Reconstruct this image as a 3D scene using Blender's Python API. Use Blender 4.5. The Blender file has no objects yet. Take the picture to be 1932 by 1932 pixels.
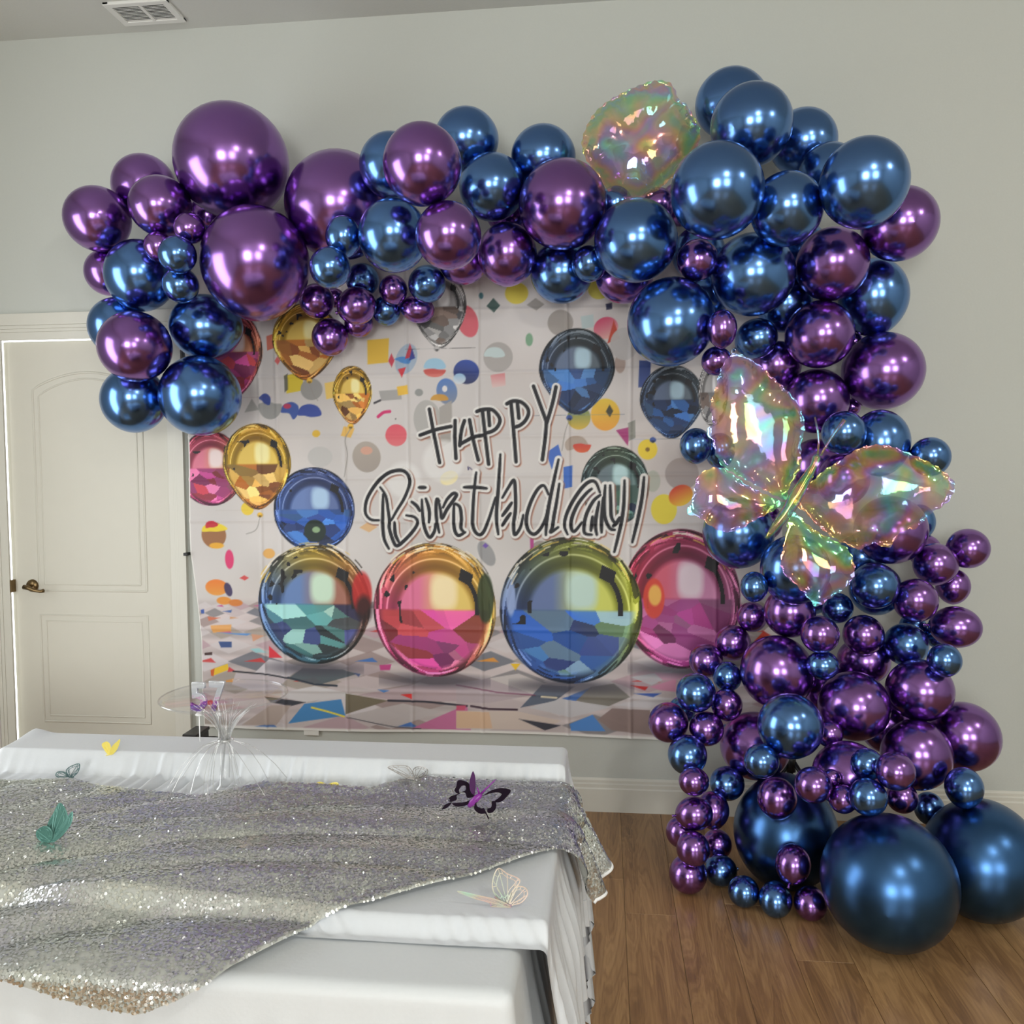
import bpy, bmesh, math, random
import numpy as np
from mathutils import Vector, Matrix, geometry

random.seed(7)
rng = np.random.default_rng(7)
S = bpy.context.scene
C = S.collection
PI = math.pi

# ------------------------------------------------------------------ camera
FPX = 1600.0                      # focal length for a 1932 px wide frame
CAM = Vector((0.0, -3.57, 1.47))
YAW, PITCH, ROLL = math.atan(0.1094), math.atan(0.0535), 0.0075
_f = Vector((-math.sin(YAW) * math.cos(PITCH), math.cos(YAW) * math.cos(PITCH), -math.sin(PITCH)))
_r0 = Vector((math.cos(YAW), math.sin(YAW), 0))
_u0 = _r0.cross(_f)
_r = _r0 * math.cos(ROLL) - _u0 * math.sin(ROLL)
_u = _r0 * math.sin(ROLL) + _u0 * math.cos(ROLL)
cam_d = bpy.data.cameras.new('camera')
cam_d.sensor_width = 36.0
cam_d.lens = FPX / 1932.0 * 36.0
cam_d.clip_start = 0.05
cam = bpy.data.objects.new('camera', cam_d)
C.objects.link(cam)
M3 = Matrix((_r, _u, -_f)).transposed()
cam.matrix_world = Matrix.Translation(CAM) @ M3.to_4x4()
S.camera = cam

# ------------------------------------------------------------------ view, world, lights
S.view_settings.view_transform = 'Standard'
S.view_settings.look = 'None'
S.view_settings.gamma = 1.0
S.view_settings.use_curve_mapping = False
S.view_settings.exposure = 0.14
try:
    S.cycles.use_denoising = True
    S.cycles.max_bounces = 8
    S.cycles.transparent_max_bounces = 16
    S.cycles.sample_clamp_indirect = 8.0
except Exception:
    pass
W = bpy.data.worlds.new('daylight')
S.world = W
W.use_nodes = True
W.node_tree.nodes['Background'].inputs[0].default_value = (0.95, 0.98, 1.0, 1)
W.node_tree.nodes['Background'].inputs[1].default_value = 3.0

def area(name, loc, rot, sx, sy, power, col):
    l = bpy.data.lights.new(name, 'AREA')
    l.shape = 'RECTANGLE'; l.size = sx; l.size_y = sy; l.energy = power; l.color = col
    o = bpy.data.objects.new(name, l); C.objects.link(o)
    o.location = loc; o.rotation_euler = rot
    return o
def bulb(name, loc, power, r, col):
    l = bpy.data.lights.new(name, 'POINT'); l.energy = power; l.shadow_soft_size = r; l.color = col
    o = bpy.data.objects.new(name, l); C.objects.link(o); o.location = loc
    return o
# All lamps and windows of the room lie outside the picture; the chrome balloons and the foil butterfly mirror them:
# a tall window in the left wall, two paned windows in the wall behind the photographer, two round ceiling lamps on the right.
area('window_left_offscreen', (-3.13, -1.75, 1.35), (0, -PI / 2, 0), 2.16, 1.16, 17, (0.95, 0.98, 1.0))
area('window_rear_offscreen', (-0.5, -6.98, 1.8), (PI / 2, 0, 0), 1.3, 1.5, 105, (0.99, 1.0, 0.97))
area('window_rear_offscreen', (2.3, -6.98, 1.9), (PI / 2, 0, 0), 1.3, 1.5, 60, (0.99, 1.0, 0.97))
bulb('ceiling_lamp_offscreen', (1.3, -4.0, 3.24), 48, 0.09, (1, 0.98, 0.95))
bulb('ceiling_lamp_offscreen', (3.1, -2.6, 3.24), 26, 0.09, (1, 0.98, 0.95))

# ------------------------------------------------------------------ helpers
def ray(px, py):
    return _f * FPX + _r * (px - 966.0) - _u * (py - 966.0)
def atY(px, py, Y):
    d = ray(px, py)
    return CAM + d * ((Y - CAM.y) / d.y)
def atZ(px, py, Z):
    d = ray(px, py)
    return CAM + d * ((Z - CAM.z) / d.z)
def pix(p):
    v = Vector(p) - CAM
    z = v.dot(_f)
    return 966 + FPX * v.dot(_r) / z, 966 - FPX * v.dot(_u) / z

def lin(c):
    out = []
    for v in c[:3]:
        v = v / 255.0
        out.append(v / 12.92 if v <= 0.04045 else ((v + 0.055) / 1.055) ** 2.4)
    return tuple(out)
def lin4(c):
    return lin(c) + (1.0,)

def mesh_obj(name, verts, faces, mat=None, parent=None, smooth=False):
    me = bpy.data.meshes.new(name)
    me.from_pydata([tuple(v) for v in verts], [], faces)
    me.update()
    o = bpy.data.objects.new(name, me)
    C.objects.link(o)
    if mat: me.materials.append(mat)
    if smooth:
        me.polygons.foreach_set('use_smooth', [True] * len(me.polygons))
    if parent is not None: put(o, parent)
    return o
def put(o, parent):
    o.parent = parent
    o.matrix_parent_inverse = Matrix.Translation(-Vector(parent.location)) if parent.rotation_euler.x == 0 and parent.rotation_euler.z == 0 else parent.matrix_basis.inverted()
def np_mesh(name, V, F, mat=None, parent=None, smooth=True):
    """V (n,3), F (m,k) arrays"""
    V = np.asarray(V, dtype=np.float32); F = np.asarray(F, dtype=np.int32)
    me = bpy.data.meshes.new(name)
    k = F.shape[1]
    me.vertices.add(len(V)); me.vertices.foreach_set('co', V.ravel())
    me.loops.add(F.size); me.loops.foreach_set('vertex_index', F.ravel())
    me.polygons.add(len(F))
    me.polygons.foreach_set('loop_start', np.arange(0, F.size, k, dtype=np.int32))
    me.polygons.foreach_set('use_smooth', np.full(len(F), smooth))
    me.update(calc_edges=True)
    me.validate()
    o = bpy.data.objects.new(name, me); C.objects.link(o)
    if mat: me.materials.append(mat)
    if parent is not None: put(o, parent)
    return o
def bm_obj(name, bm, mat=None, parent=None, smooth=False):
    me = bpy.data.meshes.new(name)
    bm.normal_update()
    bm.to_mesh(me); bm.free()
    o = bpy.data.objects.new(name, me); C.objects.link(o)
    if mat: me.materials.append(mat)
    if smooth: me.polygons.foreach_set('use_smooth', [True] * len(me.polygons))
    if parent is not None: put(o, parent)
    return o
def box(bm, x0, x1, y0, y1, z0, z1, bev=0.0):
    r = bmesh.ops.create_cube(bm, size=1.0)
    vs = r['verts']
    for v in vs:
        v.co = Vector(((x0 + x1) / 2 + v.co.x * (x1 - x0), (y0 + y1) / 2 + v.co.y * (y1 - y0), (z0 + z1) / 2 + v.co.z * (z1 - z0)))
    if bev > 0:
        es = list({e for v in vs for e in v.link_edges})
        bmesh.ops.bevel(bm, geom=es, offset=bev, segments=2, affect='EDGES', profile=0.5)
def tube(bm, pts, rad, n=8, cap=True):
    """tube along pts; rad a number or a list"""
    pts = [Vector(p) for p in pts]
    m = len(pts)
    if not hasattr(rad, '__len__'): rad = [rad] * m
    prev = None; rings = []
    ref = Vector((0.137, 0.31, 0.94)).normalized()
    for i, p in enumerate(pts):
        t = (pts[min(i + 1, m - 1)] - pts[max(i - 1, 0)]).normalized()
        if prev is None:
            a = t.cross(ref)
            if a.length < 0.05: a = t.cross(Vector((1, 0, 0)))
            a.normalize()
        else:
            a = (prev - t * prev.dot(t)).normalized()
        prev = a
        b = t.cross(a)
        rings.append([bm.verts.new(p + (a * math.cos(2 * PI * k / n) + b * math.sin(2 * PI * k / n)) * rad[i]) for k in range(n)])
    for i in range(m - 1):
        for k in range(n):
            bm.faces.new((rings[i][k], rings[i][(k + 1) % n], rings[i + 1][(k + 1) % n], rings[i + 1][k]))
    if cap:
        bm.faces.new(list(reversed(rings[0]))); bm.faces.new(rings[-1])
def lathe(bm, prof, c=(0, 0, 0), n=32):
    rings = []
    for (r, z) in prof:
        rings.append([bm.verts.new((c[0] + r * math.cos(2 * PI * k / n), c[1] + r * math.sin(2 * PI * k / n), c[2] + z)) for k in range(n)])
    for i in range(len(prof) - 1):
        for k in range(n):
            bm.faces.new((rings[i][k], rings[i][(k + 1) % n], rings[i + 1][(k + 1) % n], rings[i + 1][k]))
    return rings
def thing(name, label, cat, loc=(0, 0, 0), group=None):
    o = bpy.data.objects.new(name, None); C.objects.link(o)
    o.empty_display_size = 0.05
    o.location = loc
    o['label'] = label; o['category'] = cat
    if group: o['group'] = group
    return o
def tag(o, label, cat, group=None):
    o['label'] = label; o['category'] = cat
    if group: o['group'] = group
    return o
def struct(o):
    o['kind'] = 'structure'
    return o

# ------------------------------------------------------------------ materials
def mat(name, col, rough=0.5, metal=0.0, **kw):
    m = bpy.data.materials.new(name); m.use_nodes = True
    b = m.node_tree.nodes['Principled BSDF']
    b.inputs['Base Color'].default_value = tuple(col) + (1,) if len(col) == 3 else col
    b.inputs['Roughness'].default_value = rough
    b.inputs['Metallic'].default_value = metal
    for k, v in kw.items():
        b.inputs[k].default_value = v
    return m
def N(m, t, **kw):
    n = m.node_tree.nodes.new(t)
    for k, v in kw.items(): setattr(n, k, v)
    return n
def L(m, a, b): m.node_tree.links.new(a, b)
def P(m): return m.node_tree.nodes['Principled BSDF']
def add_noise(m, scale=40, amount=0.06, bump=0.0, coord='Object', detail=4):
    """faint tone variation and fine relief"""
    b = P(m); base = tuple(b.inputs['Base Color'].default_value)
    tc = N(m, 'ShaderNodeTexCoord'); nz = N(m, 'ShaderNodeTexNoise')
    nz.inputs['Scale'].default_value = scale; nz.inputs['Detail'].default_value = detail
    L(m, tc.outputs[coord], nz.inputs['Vector'])
    mx = N(m, 'ShaderNodeMix', data_type='RGBA')
    L(m, nz.outputs['Fac'], mx.inputs['Factor'])
    mx.inputs['A'].default_value = tuple(v * (1 - amount) for v in base[:3]) + (1,)
    mx.inputs['B'].default_value = tuple(min(1, v * (1 + amount)) for v in base[:3]) + (1,)
    L(m, mx.outputs['Result'], b.inputs['Base Color'])
    if bump:
        bp = N(m, 'ShaderNodeBump'); bp.inputs['Strength'].default_value = bump; bp.inputs['Distance'].default_value = 0.003
        L(m, nz.outputs['Fac'], bp.inputs['Height']); L(m, bp.outputs['Normal'], b.inputs['Normal'])
    return m

M = {}
M['wall'] = add_noise(mat('wall_paint', lin((191, 194, 188)), 0.75), 120, 0.02, 0.12)
M['ceiling'] = add_noise(mat('ceiling_paint', lin((205, 206, 200)), 0.85), 90, 0.02, 0.2)
M['trim'] = add_noise(mat('trim_paint', lin((208, 206, 196)), 0.4), 30, 0.015)
M['door'] = add_noise(mat('door_paint', lin((204, 201, 189)), 0.45), 14, 0.015)
M['bronze'] = add_noise(mat('aged_bronze', lin((120, 100, 70)), 0.32, 1.0), 60, 0.2)
M['black'] = add_noise(mat('black_metal', (0.012, 0.012, 0.013), 0.35), 50, 0.2)
M['white_plastic'] = mat('white_plastic', lin((225, 225, 220)), 0.4)
M['sheet'] = add_noise(mat('white_sheet', lin((212, 216, 221)), 0.42, **{'Sheen Weight': 0.15}), 160, 0.02, 0.08)
M['cloth'] = add_noise(mat('white_tablecloth', lin((212, 216, 219)), 0.5, **{'Sheen Weight': 0.15}), 160, 0.02, 0.08)
M['blue'] = mat('blue_chrome_latex', (0.12, 0.25, 0.55), 0.21, 1.0)
M['blue_big'] = mat('blue_pearl_latex', (0.05, 0.125, 0.28), 0.30, 1.0)
M['purple'] = mat('purple_chrome_latex', (0.30, 0.15, 0.46), 0.21, 1.0)
M['sequin_base'] = add_noise(mat('sequin_mesh_backing', lin((186, 188, 182)), 0.5, 0.2), 400, 0.15)
M['knot'] = M['black']
def thin_clear(name, lo, hi, rough):
    m = bpy.data.materials.new(name); m.use_nodes = True; nt = m.node_tree; nt.nodes.remove(P(m)); out = nt.nodes['Material Output']
    lw = N(m, 'ShaderNodeLayerWeight'); lw.inputs[0].default_value = 0.35
    fa = N(m, 'ShaderNodeMapRange'); L(m, lw.outputs['Facing'], fa.inputs[0]); fa.inputs['To Min'].default_value = lo; fa.inputs['To Max'].default_value = hi
    tr = N(m, 'ShaderNodeBsdfTransparent'); tr.inputs[0].default_value = (0.985, 0.985, 0.985, 1)
    gl = N(m, 'ShaderNodeBsdfGlossy'); gl.inputs['Roughness'].default_value = rough
    mx = N(m, 'ShaderNodeMixShader'); L(m, fa.outputs[0], mx.inputs[0]); L(m, tr.outputs[0], mx.inputs[1]); L(m, gl.outputs[0], mx.inputs[2]); L(m, mx.outputs[0], out.inputs['Surface'])
    return m
M['clear'] = thin_clear('clear_acrylic', .02, .42, .04)
M['plate'] = thin_clear('clear_plate', .015, .16, .04)
M['strand'] = thin_clear('clear_strand', .25, .8, .12)
M['candle_white'] = mat('white_wax', lin((240, 240, 240)), 0.4)
M['yellow_paper'] = mat('yellow_glitter_paper', lin((240, 222, 110)), 0.4)
M['teal_foil'] = mat('teal_foil_paper', lin((84, 132, 124)), 0.35, 0.3)
M['darkteal_foil'] = mat('dark_teal_foil_paper', lin((110, 140, 142)), 0.3, 0.5)
M['silver_foil'] = mat('silver_foil_paper', lin((140, 136, 134)), 0.3, 0.5)
M['dark_wing'] = mat('black_purple_wing', (0.010, 0.004, 0.012), 0.75, **{'Specular IOR Level': 0.12})
M['plum'] = mat('plum_wing', (0.06, 0.010, 0.075), 0.6, **{'Specular IOR Level': 0.2})
M['violet'] = mat('violet_body', (0.22, 0.02, 0.28), 0.35)
for k in ('blue', 'blue_big', 'purple'):                     # faint tone change of the stretched skin
    add_noise(M[k], 3.0, 0.05)

def holo_mat():
    m = bpy.data.materials.new('rainbow_foil_paper'); m.use_nodes = True
    b = P(m); b.inputs['Metallic'].default_value = 0.15; b.inputs['Roughness'].default_value = 0.4
    tc = N(m, 'ShaderNodeTexCoord'); sep = N(m, 'ShaderNodeSeparateXYZ'); L(m, tc.outputs['Object'], sep.inputs[0])
    lw = N(m, 'ShaderNodeLayerWeight'); lw.inputs[0].default_value = 0.5
    nz = N(m, 'ShaderNodeTexNoise'); nz.inputs['Scale'].default_value = 18; L(m, tc.outputs['Object'], nz.inputs['Vector'])
    ad = N(m, 'ShaderNodeMath', operation='ADD'); L(m, nz.outputs['Fac'], ad.inputs[0]); L(m, lw.outputs['Facing'], ad.inputs[1])
    fr = N(m, 'ShaderNodeMath', operation='FRACT'); L(m, ad.outputs[0], fr.inputs[0])
    cr = N(m, 'ShaderNodeValToRGB'); e = cr.color_ramp.elements
    cols = [(0.24, 0.26, 0.70), (0.28, 0.52, 0.40), (0.45, 0.36, 0.28), (0.52, 0.30, 0.32), (0.26, 0.28, 0.72)]
    e[0].position = 0; e[0].color = cols[0] + (1,); e[1].position = 1; e[1].color = cols[4] + (1,)
    for i in (1, 2, 3):
        q = e.new(i / 4); q.color = cols[i] + (1,)
    L(m, fr.outputs[0], cr.inputs[0]); L(m, cr.outputs[0], b.inputs['Base Color'])
    return m
M['holo'] = holo_mat()

def film_mat():
    """clear iridescent foil: tinted see-through film with coloured mirror reflections that turn with the angle"""
    m = bpy.data.materials.new('iridescent_film'); m.use_nodes = True
    nt = m.node_tree; nt.nodes.remove(P(m)); out = nt.nodes['Material Output']
    tc = N(m, 'ShaderNodeTexCoord')
    nz = N(m, 'ShaderNodeTexNoise'); nz.inputs['Scale'].default_value = 7.0; nz.inputs['Detail'].default_value = 1
    nz.inputs['Distortion'].default_value = 0.6
    L(m, tc.outputs['Object'], nz.inputs['Vector'])
    n2 = N(m, 'ShaderNodeTexNoise'); n2.inputs['Scale'].default_value = 34; n2.inputs['Detail'].default_value = 2
    L(m, tc.outputs['Object'], n2.inputs['Vector'])
    bp = N(m, 'ShaderNodeBump'); bp.inputs['Strength'].default_value = 0.10; bp.inputs['Distance'].default_value = 0.003
    L(m, n2.outputs['Fac'], bp.inputs['Height'])
    lw = N(m, 'ShaderNodeLayerWeight'); lw.inputs[0].default_value = 0.45; L(m, bp.outputs['Normal'], lw.inputs['Normal'])
    ml = N(m, 'ShaderNodeMath', operation='MULTIPLY'); L(m, nz.outputs['Fac'], ml.inputs[0]); ml.inputs[1].default_value = 2.2
    m2 = N(m, 'ShaderNodeMath', operation='MULTIPLY'); L(m, lw.outputs['Facing'], m2.inputs[0]); m2.inputs[1].default_value = 1.3
    ad = N(m, 'ShaderNodeMath', operation='ADD'); L(m, ml.outputs[0], ad.inputs[0]); L(m, m2.outputs[0], ad.inputs[1])
    fr = N(m, 'ShaderNodeMath', operation='FRACT'); L(m, ad.outputs[0], fr.inputs[0])
    cr = N(m, 'ShaderNodeValToRGB'); e = cr.color_ramp.elements
    cols = [(0.50, 0.32, 0.85), (0.90, 0.38, 0.30), (0.96, 0.76, 0.20), (0.32, 0.86, 0.28), (0.24, 0.74, 0.80), (0.50, 0.32, 0.85)]
    e[0].position = 0; e[0].color = cols[0] + (1,); e[1].position = 1; e[1].color = cols[5] + (1,)
    for i in range(1, 5):
        q = e.new(i / 5); q.color = cols[i] + (1,)
    L(m, fr.outputs[0], cr.inputs[0])
    gl = N(m, 'ShaderNodeBsdfGlossy'); gl.inputs['Roughness'].default_value = 0.07
    L(m, cr.outputs[0], gl.inputs['Color']); L(m, bp.outputs['Normal'], gl.inputs['Normal'])
    tr = N(m, 'ShaderNodeBsdfTransparent')
    tm = N(m, 'ShaderNodeMix', data_type='RGBA'); tm.inputs['Factor'].default_value = 0.20
    tm.inputs['A'].default_value = (1, 1, 1, 1); L(m, cr.outputs[0], tm.inputs['B']); L(m, tm.outputs['Result'], tr.inputs[0])
    fa = N(m, 'ShaderNodeMapRange'); L(m, lw.outputs['Facing'], fa.inputs[0])
    fa.inputs['To Min'].default_value = 0.22; fa.inputs['To Max'].default_value = 0.55
    mx = N(m, 'ShaderNodeMixShader'); L(m, fa.outputs[0], mx.inputs[0]); L(m, tr.outputs[0], mx.inputs[1]); L(m, gl.outputs[0], mx.inputs[2])
    hz = N(m, 'ShaderNodeBsdfDiffuse'); L(m, cr.outputs[0], hz.inputs[0])
    m3 = N(m, 'ShaderNodeMixShader'); m3.inputs[0].default_value = 0.08; L(m, mx.outputs[0], m3.inputs[1]); L(m, hz.outputs[0], m3.inputs[2])
    L(m, m3.outputs[0], out.inputs['Surface'])
    return m
M['film'] = film_mat()

def plank_mat():
    m = mat('oak_laminate', lin((120, 92, 58)), 0.34)
    b = P(m)
    tc = N(m, 'ShaderNodeTexCoord'); oi = N(m, 'ShaderNodeObjectInfo')
    off = N(m, 'ShaderNodeVectorMath', operation='SCALE'); off.inputs[0].default_value = (37.0, 91.0, 13.0); L(m, oi.outputs['Random'], off.inputs['Scale'])
    av = N(m, 'ShaderNodeVectorMath', operation='ADD'); L(m, tc.outputs['Object'], av.inputs[0]); L(m, off.outputs[0], av.inputs[1])
    mp = N(m, 'ShaderNodeMapping'); mp.inputs['Scale'].default_value = (9.0, 0.9, 1.0); L(m, av.outputs[0], mp.inputs[0])
    n1 = N(m, 'ShaderNodeTexNoise'); n1.inputs['Scale'].default_value = 1.5; n1.inputs['Detail'].default_value = 5; n1.inputs['Distortion'].default_value = 1.4
    L(m, mp.outputs[0], n1.inputs['Vector'])
    wv = N(m, 'ShaderNodeMath', operation='MULTIPLY'); L(m, n1.outputs['Fac'], wv.inputs[0]); wv.inputs[1].default_value = 60.0
    sn = N(m, 'ShaderNodeMath', operation='SINE'); L(m, wv.outputs[0], sn.inputs[0])
    mp2 = N(m, 'ShaderNodeMapping'); mp2.inputs['Scale'].default_value = (160.0, 5.0, 1.0); L(m, av.outputs[0], mp2.inputs[0])
    n2 = N(m, 'ShaderNodeTexNoise'); n2.inputs['Scale'].default_value = 1.0; n2.inputs['Detail'].default_value = 3; L(m, mp2.outputs[0], n2.inputs['Vector'])
    a1 = N(m, 'ShaderNodeMath', operation='MULTIPLY_ADD'); L(m, sn.outputs[0], a1.inputs[0]); a1.inputs[1].default_value = 0.09; L(m, n1.outputs['Fac'], a1.inputs[2])
    a2 = N(m, 'ShaderNodeMath', operation='MULTIPLY_ADD'); L(m, n2.outputs['Fac'], a2.inputs[0]); a2.inputs[1].default_value = 0.35; L(m, a1.outputs[0], a2.inputs[2])
    a3 = N(m, 'ShaderNodeMath', operation='MULTIPLY_ADD'); L(m, oi.outputs['Random'], a3.inputs[0]); a3.inputs[1].default_value = 0.16; L(m, a2.outputs[0], a3.inputs[2])
    cr = N(m, 'ShaderNodeValToRGB'); e = cr.color_ramp.elements
    e[0].position = 0.38; e[0].color = lin4((108, 79, 51)); e[1].position = 1.0; e[1].color = lin4((172, 135, 91))
    q = e.new(0.66); q.color = lin4((141, 106, 69))
    L(m, a3.outputs[0], cr.inputs[0]); L(m, cr.outputs[0], b.inputs['Base Color'])
    bp = N(m, 'ShaderNodeBump'); bp.inputs['Strength'].default_value = 0.08; bp.inputs['Distance'].default_value = 0.002
    L(m, n2.outputs['Fac'], bp.inputs['Height']); L(m, bp.outputs['Normal'], b.inputs['Normal'])
    return m
M['plank'] = plank_mat()
M['subfloor'] = add_noise(mat('underlay_board', lin((150, 128, 98)), 0.8), 30, 0.1)
M['duct'] = add_noise(mat('galvanised_duct', lin((165, 166, 164)), 0.45, 0.6), 30, 0.05)

def sequin_mat():
    m = mat('silver_sequin', (0.86, 0.89, 0.87), 0.30, 1.0); b = P(m)
    tc = N(m, 'ShaderNodeTexCoord'); nz = N(m, 'ShaderNodeTexNoise'); nz.inputs['Scale'].default_value = 7.0; nz.inputs['Detail'].default_value = 3
    L(m, tc.outputs['Object'], nz.inputs['Vector'])
    cr = N(m, 'ShaderNodeValToRGB'); e = cr.color_ramp.elements
    e[0].position = 0.36; e[0].color = (0.88, 0.88, 0.95, 1); e[1].position = 0.6; e[1].color = (0.94, 0.97, 0.92, 1)
    L(m, nz.outputs['Fac'], cr.inputs[0]); L(m, cr.outputs[0], b.inputs['Base Color'])
    return m
M['sequin'] = sequin_mat()

def digit_mat():
    m = mat('glitter_candle', (0.8, 0.8, 0.85), 0.25, 0.35); b = P(m)
    tc = N(m, 'ShaderNodeTexCoord'); sep = N(m, 'ShaderNodeSeparateXYZ'); L(m, tc.outputs['Object'], sep.inputs[0])
    hy = N(m, 'ShaderNodeMath', operation='DIVIDE'); L(m, sep.outputs['Y'], hy.inputs[0]); hy.inputs[1].default_value = 0.064
    vo = N(m, 'ShaderNodeTexVoronoi'); vo.inputs['Scale'].default_value = 240; L(m, tc.outputs['Object'], vo.inputs['Vector'])
    sv = N(m, 'ShaderNodeSeparateColor'); L(m, vo.outputs['Color'], sv.inputs[0])
    ad = N(m, 'ShaderNodeMath', operation='MULTIPLY_ADD'); L(m, sv.outputs[0], ad.inputs[0]); ad.inputs[1].default_value = 0.28; L(m, hy.outputs[0], ad.inputs[2])
    cr = N(m, 'ShaderNodeValToRGB'); cr.color_ramp.interpolation = 'LINEAR'; e = cr.color_ramp.elements
    e[0].position = 0.30; e[0].color = lin4((95, 40, 165)); e[1].position = 0.80; e[1].color = lin4((225, 228, 235))
    q = e.new(0.46); q.color = lin4((140, 90, 190)); q = e.new(0.56); q.color = lin4((232, 178, 215)); q = e.new(0.68); q.color = lin4((225, 225, 238))
    L(m, ad.outputs[0], cr.inputs[0]); L(m, cr.outputs[0], b.inputs['Base Color'])
    return m
M['digit'] = digit_mat()

def print_mat():
    m = mat('printed_polyester', (0.8, 0.8, 0.8), 0.6); b = P(m)
    at = N(m, 'ShaderNodeVertexColor'); at.layer_name = 'print'
    tc = N(m, 'ShaderNodeTexCoord'); mp = N(m, 'ShaderNodeMapping'); mp.inputs['Scale'].default_value = (600, 1, 600); L(m, tc.outputs['Object'], mp.inputs[0])
    nz = N(m, 'ShaderNodeTexNoise'); nz.inputs['Scale'].default_value = 1.0; L(m, mp.outputs[0], nz.inputs['Vector'])
    bp = N(m, 'ShaderNodeBump'); bp.inputs['Strength'].default_value = 0.06; bp.inputs['Distance'].default_value = 0.001
    L(m, nz.outputs['Fac'], bp.inputs['Height']); L(m, bp.outputs['Normal'], b.inputs['Normal'])
    L(m, at.outputs['Color'], b.inputs['Base Color'])
    return m
M['print'] = print_mat()

# ------------------------------------------------------------------ room shell
RX0, RX1, RY0, H = -3.1, 4.6, -7.0, 3.355
D_L = atY(9, 900, 0).x            # door opening edges on the far wall
D_R = D_L + 0.782
D_T = atY(90, 641.5, 0).z
bm = bmesh.new()
box(bm, RX0 - .1, D_L - .10, 0, .12, 0, H); box(bm, D_R + .004, RX1 + .1, 0, .12, 0, H); box(bm, D_L - .10, D_R + .004, 0, .12, D_T + .035, H)
struct(bm_obj('wall_back', bm, M['wall']))
bm = bmesh.new()
WY0, WY1, WZ0, WZ1 = -2.35, -1.15, .25, 2.45
box(bm, RX0 - .1, RX0, RY0, WY0, 0, H); box(bm, RX0 - .1, RX0, WY1, 0, 0, H); box(bm, RX0 - .1, RX0, WY0, WY1, 0, WZ0); box(bm, RX0 - .1, RX0, WY0, WY1, WZ1, H)
struct(bm_obj('wall_left', bm, M['wall']))
bm = bmesh.new(); box(bm, RX1, RX1 + .1, RY0, 0, 0, H); struct(bm_obj('wall_right', bm, M['wall']))
bm = bmesh.new(); box(bm, RX0 - .1, RX1 + .1, RY0 - .1, RY0, 0, H); struct(bm_obj('wall_rear', bm, M['wall']))
bm = bmesh.new(); box(bm, RX0 - .1, RX1 + .1, RY0 - .1, .12, H, H + .1); struct(bm_obj('ceiling', bm, M['ceiling']))
bm = bmesh.new(); box(bm, RX0 - .1, RX1 + .1, RY0 - .1, .12, -.1, -.003)
floor = struct(bm_obj('floor', bm, M['subfloor']))
# floor planks, each its own piece
PW = 0.1665
PX0 = atZ(1170.5, 1531, 0).x
def plank_mesh(length):
    bm = bmesh.new(); box(bm, 0.0006, PW - .0006, .0006, length - .0006, -.004, 0, 0.0009)
    me = bpy.data.meshes.new('plank'); bm.to_mesh(me); bm.free(); me.materials.append(M['plank'])
    return me
plank_cache = {}
k0 = int(math.floor((RX0 - PX0) / PW)) + 1
k1 = int(math.floor((3.5 - PX0) / PW))
end_y = {0: -0.83, -1: -0.60, 1: -0.46, 2: -0.74}
for k in range(k0, k1):
    y = end_y.get(k, -random.uniform(0.15, 1.2))
    ys = [0.0]
    while y > RY0 + .25:
        ys.append(round(y, 2)); y -= 1.22
    ys.append(RY0)
    for a, b in zip(ys[:-1], ys[1:]):
        ln = round(a - b, 2)
        if ln not in plank_cache: plank_cache[ln] = plank_mesh(ln)
        o = bpy.data.objects.new('plank', plank_cache[ln]); C.objects.link(o)
        o.location = (PX0 + k * PW, b, 0); o.parent = floor

# baseboards with a stepped profile
def base_profile_x(name, x0, x1, y):
    pr = [(0, 0), (-.016, 0), (-.016, .098), (-.0125, .104), (-.0125, .118), (-.008, .123), (-.008, .134), (-.003, .143), (0, .143)]
    V = [(x, y + p[0], p[1]) for x in (x0, x1) for p in pr]
    n = len(pr)
    F = [(i, i + 1, n + i + 1, n + i) for i in range(n - 1)]
    return struct(mesh_obj(name, V, F, M['trim']))
CAS_R = D_R + .079
base_profile_x('baseboard_back', CAS_R, RX1, 0)

# door, casing, handle
door = struct(thing('door_1', 'cream two panel door with arched upper panel', 'door', ((D_L + D_R) / 2, .03, 0)))
del door['label'], door['category']
bm = bmesh.new(); box(bm, D_L + .003, D_R, .02, .06, .006, D_T - .002, .002); bm_obj('door_slab', bm, M['door'], door)
def wall_path(pts): return [atY(x, y, 0.0) for x, y in pts]
def moulding(name, pts, r, parent, m, y):
    bm = bmesh.new()
    P3 = [Vector((p[0], y, p[1])) for p in pts]
    tube(bm, P3 + [P3[0]], r, 6, False)
    for v in bm.verts: v.co.y = y + (v.co.y - y) * 0.5
    return bm_obj(name, bm, m, parent, True)
xl, xr = D_L + .135, D_R - .13
z_t0 = atY(250, 1117, 0).z; z_t1 = atY(90, 735, 0).z
zb0 = atY(200, 1366, 0).z; zb1 = atY(200, 1163, 0).z
for inset, r in ((0.0, .006), (.028, .0045)):
    a, b = xl + inset, xr - inset
    arc = [(a + (b - a) * t, z_t1 - inset + .075 * math.sin(PI * t) ** 0.8) for t in np.linspace(0, 1, 17)]
    moulding('panel_moulding', [(b, z_t0 + inset), (a, z_t0 + inset)] + arc, r, door, M['door'], .0205)
    moulding('panel_moulding', [(a, zb0 + inset), (b, zb0 + inset), (b, zb1 - inset), (a, zb1 - inset)], r, door, M['door'], .0205)
hp = atY(56, 1106, 0)
hd = bm_obj('rosette', (lambda b: (lathe(b, [(0.0005, .014), (.014, .013), (.026, .009), (.029, .003), (.029, 0)], (0, 0, 0), 28), b)[1])(bmesh.new()), M['bronze'], None, True)
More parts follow.
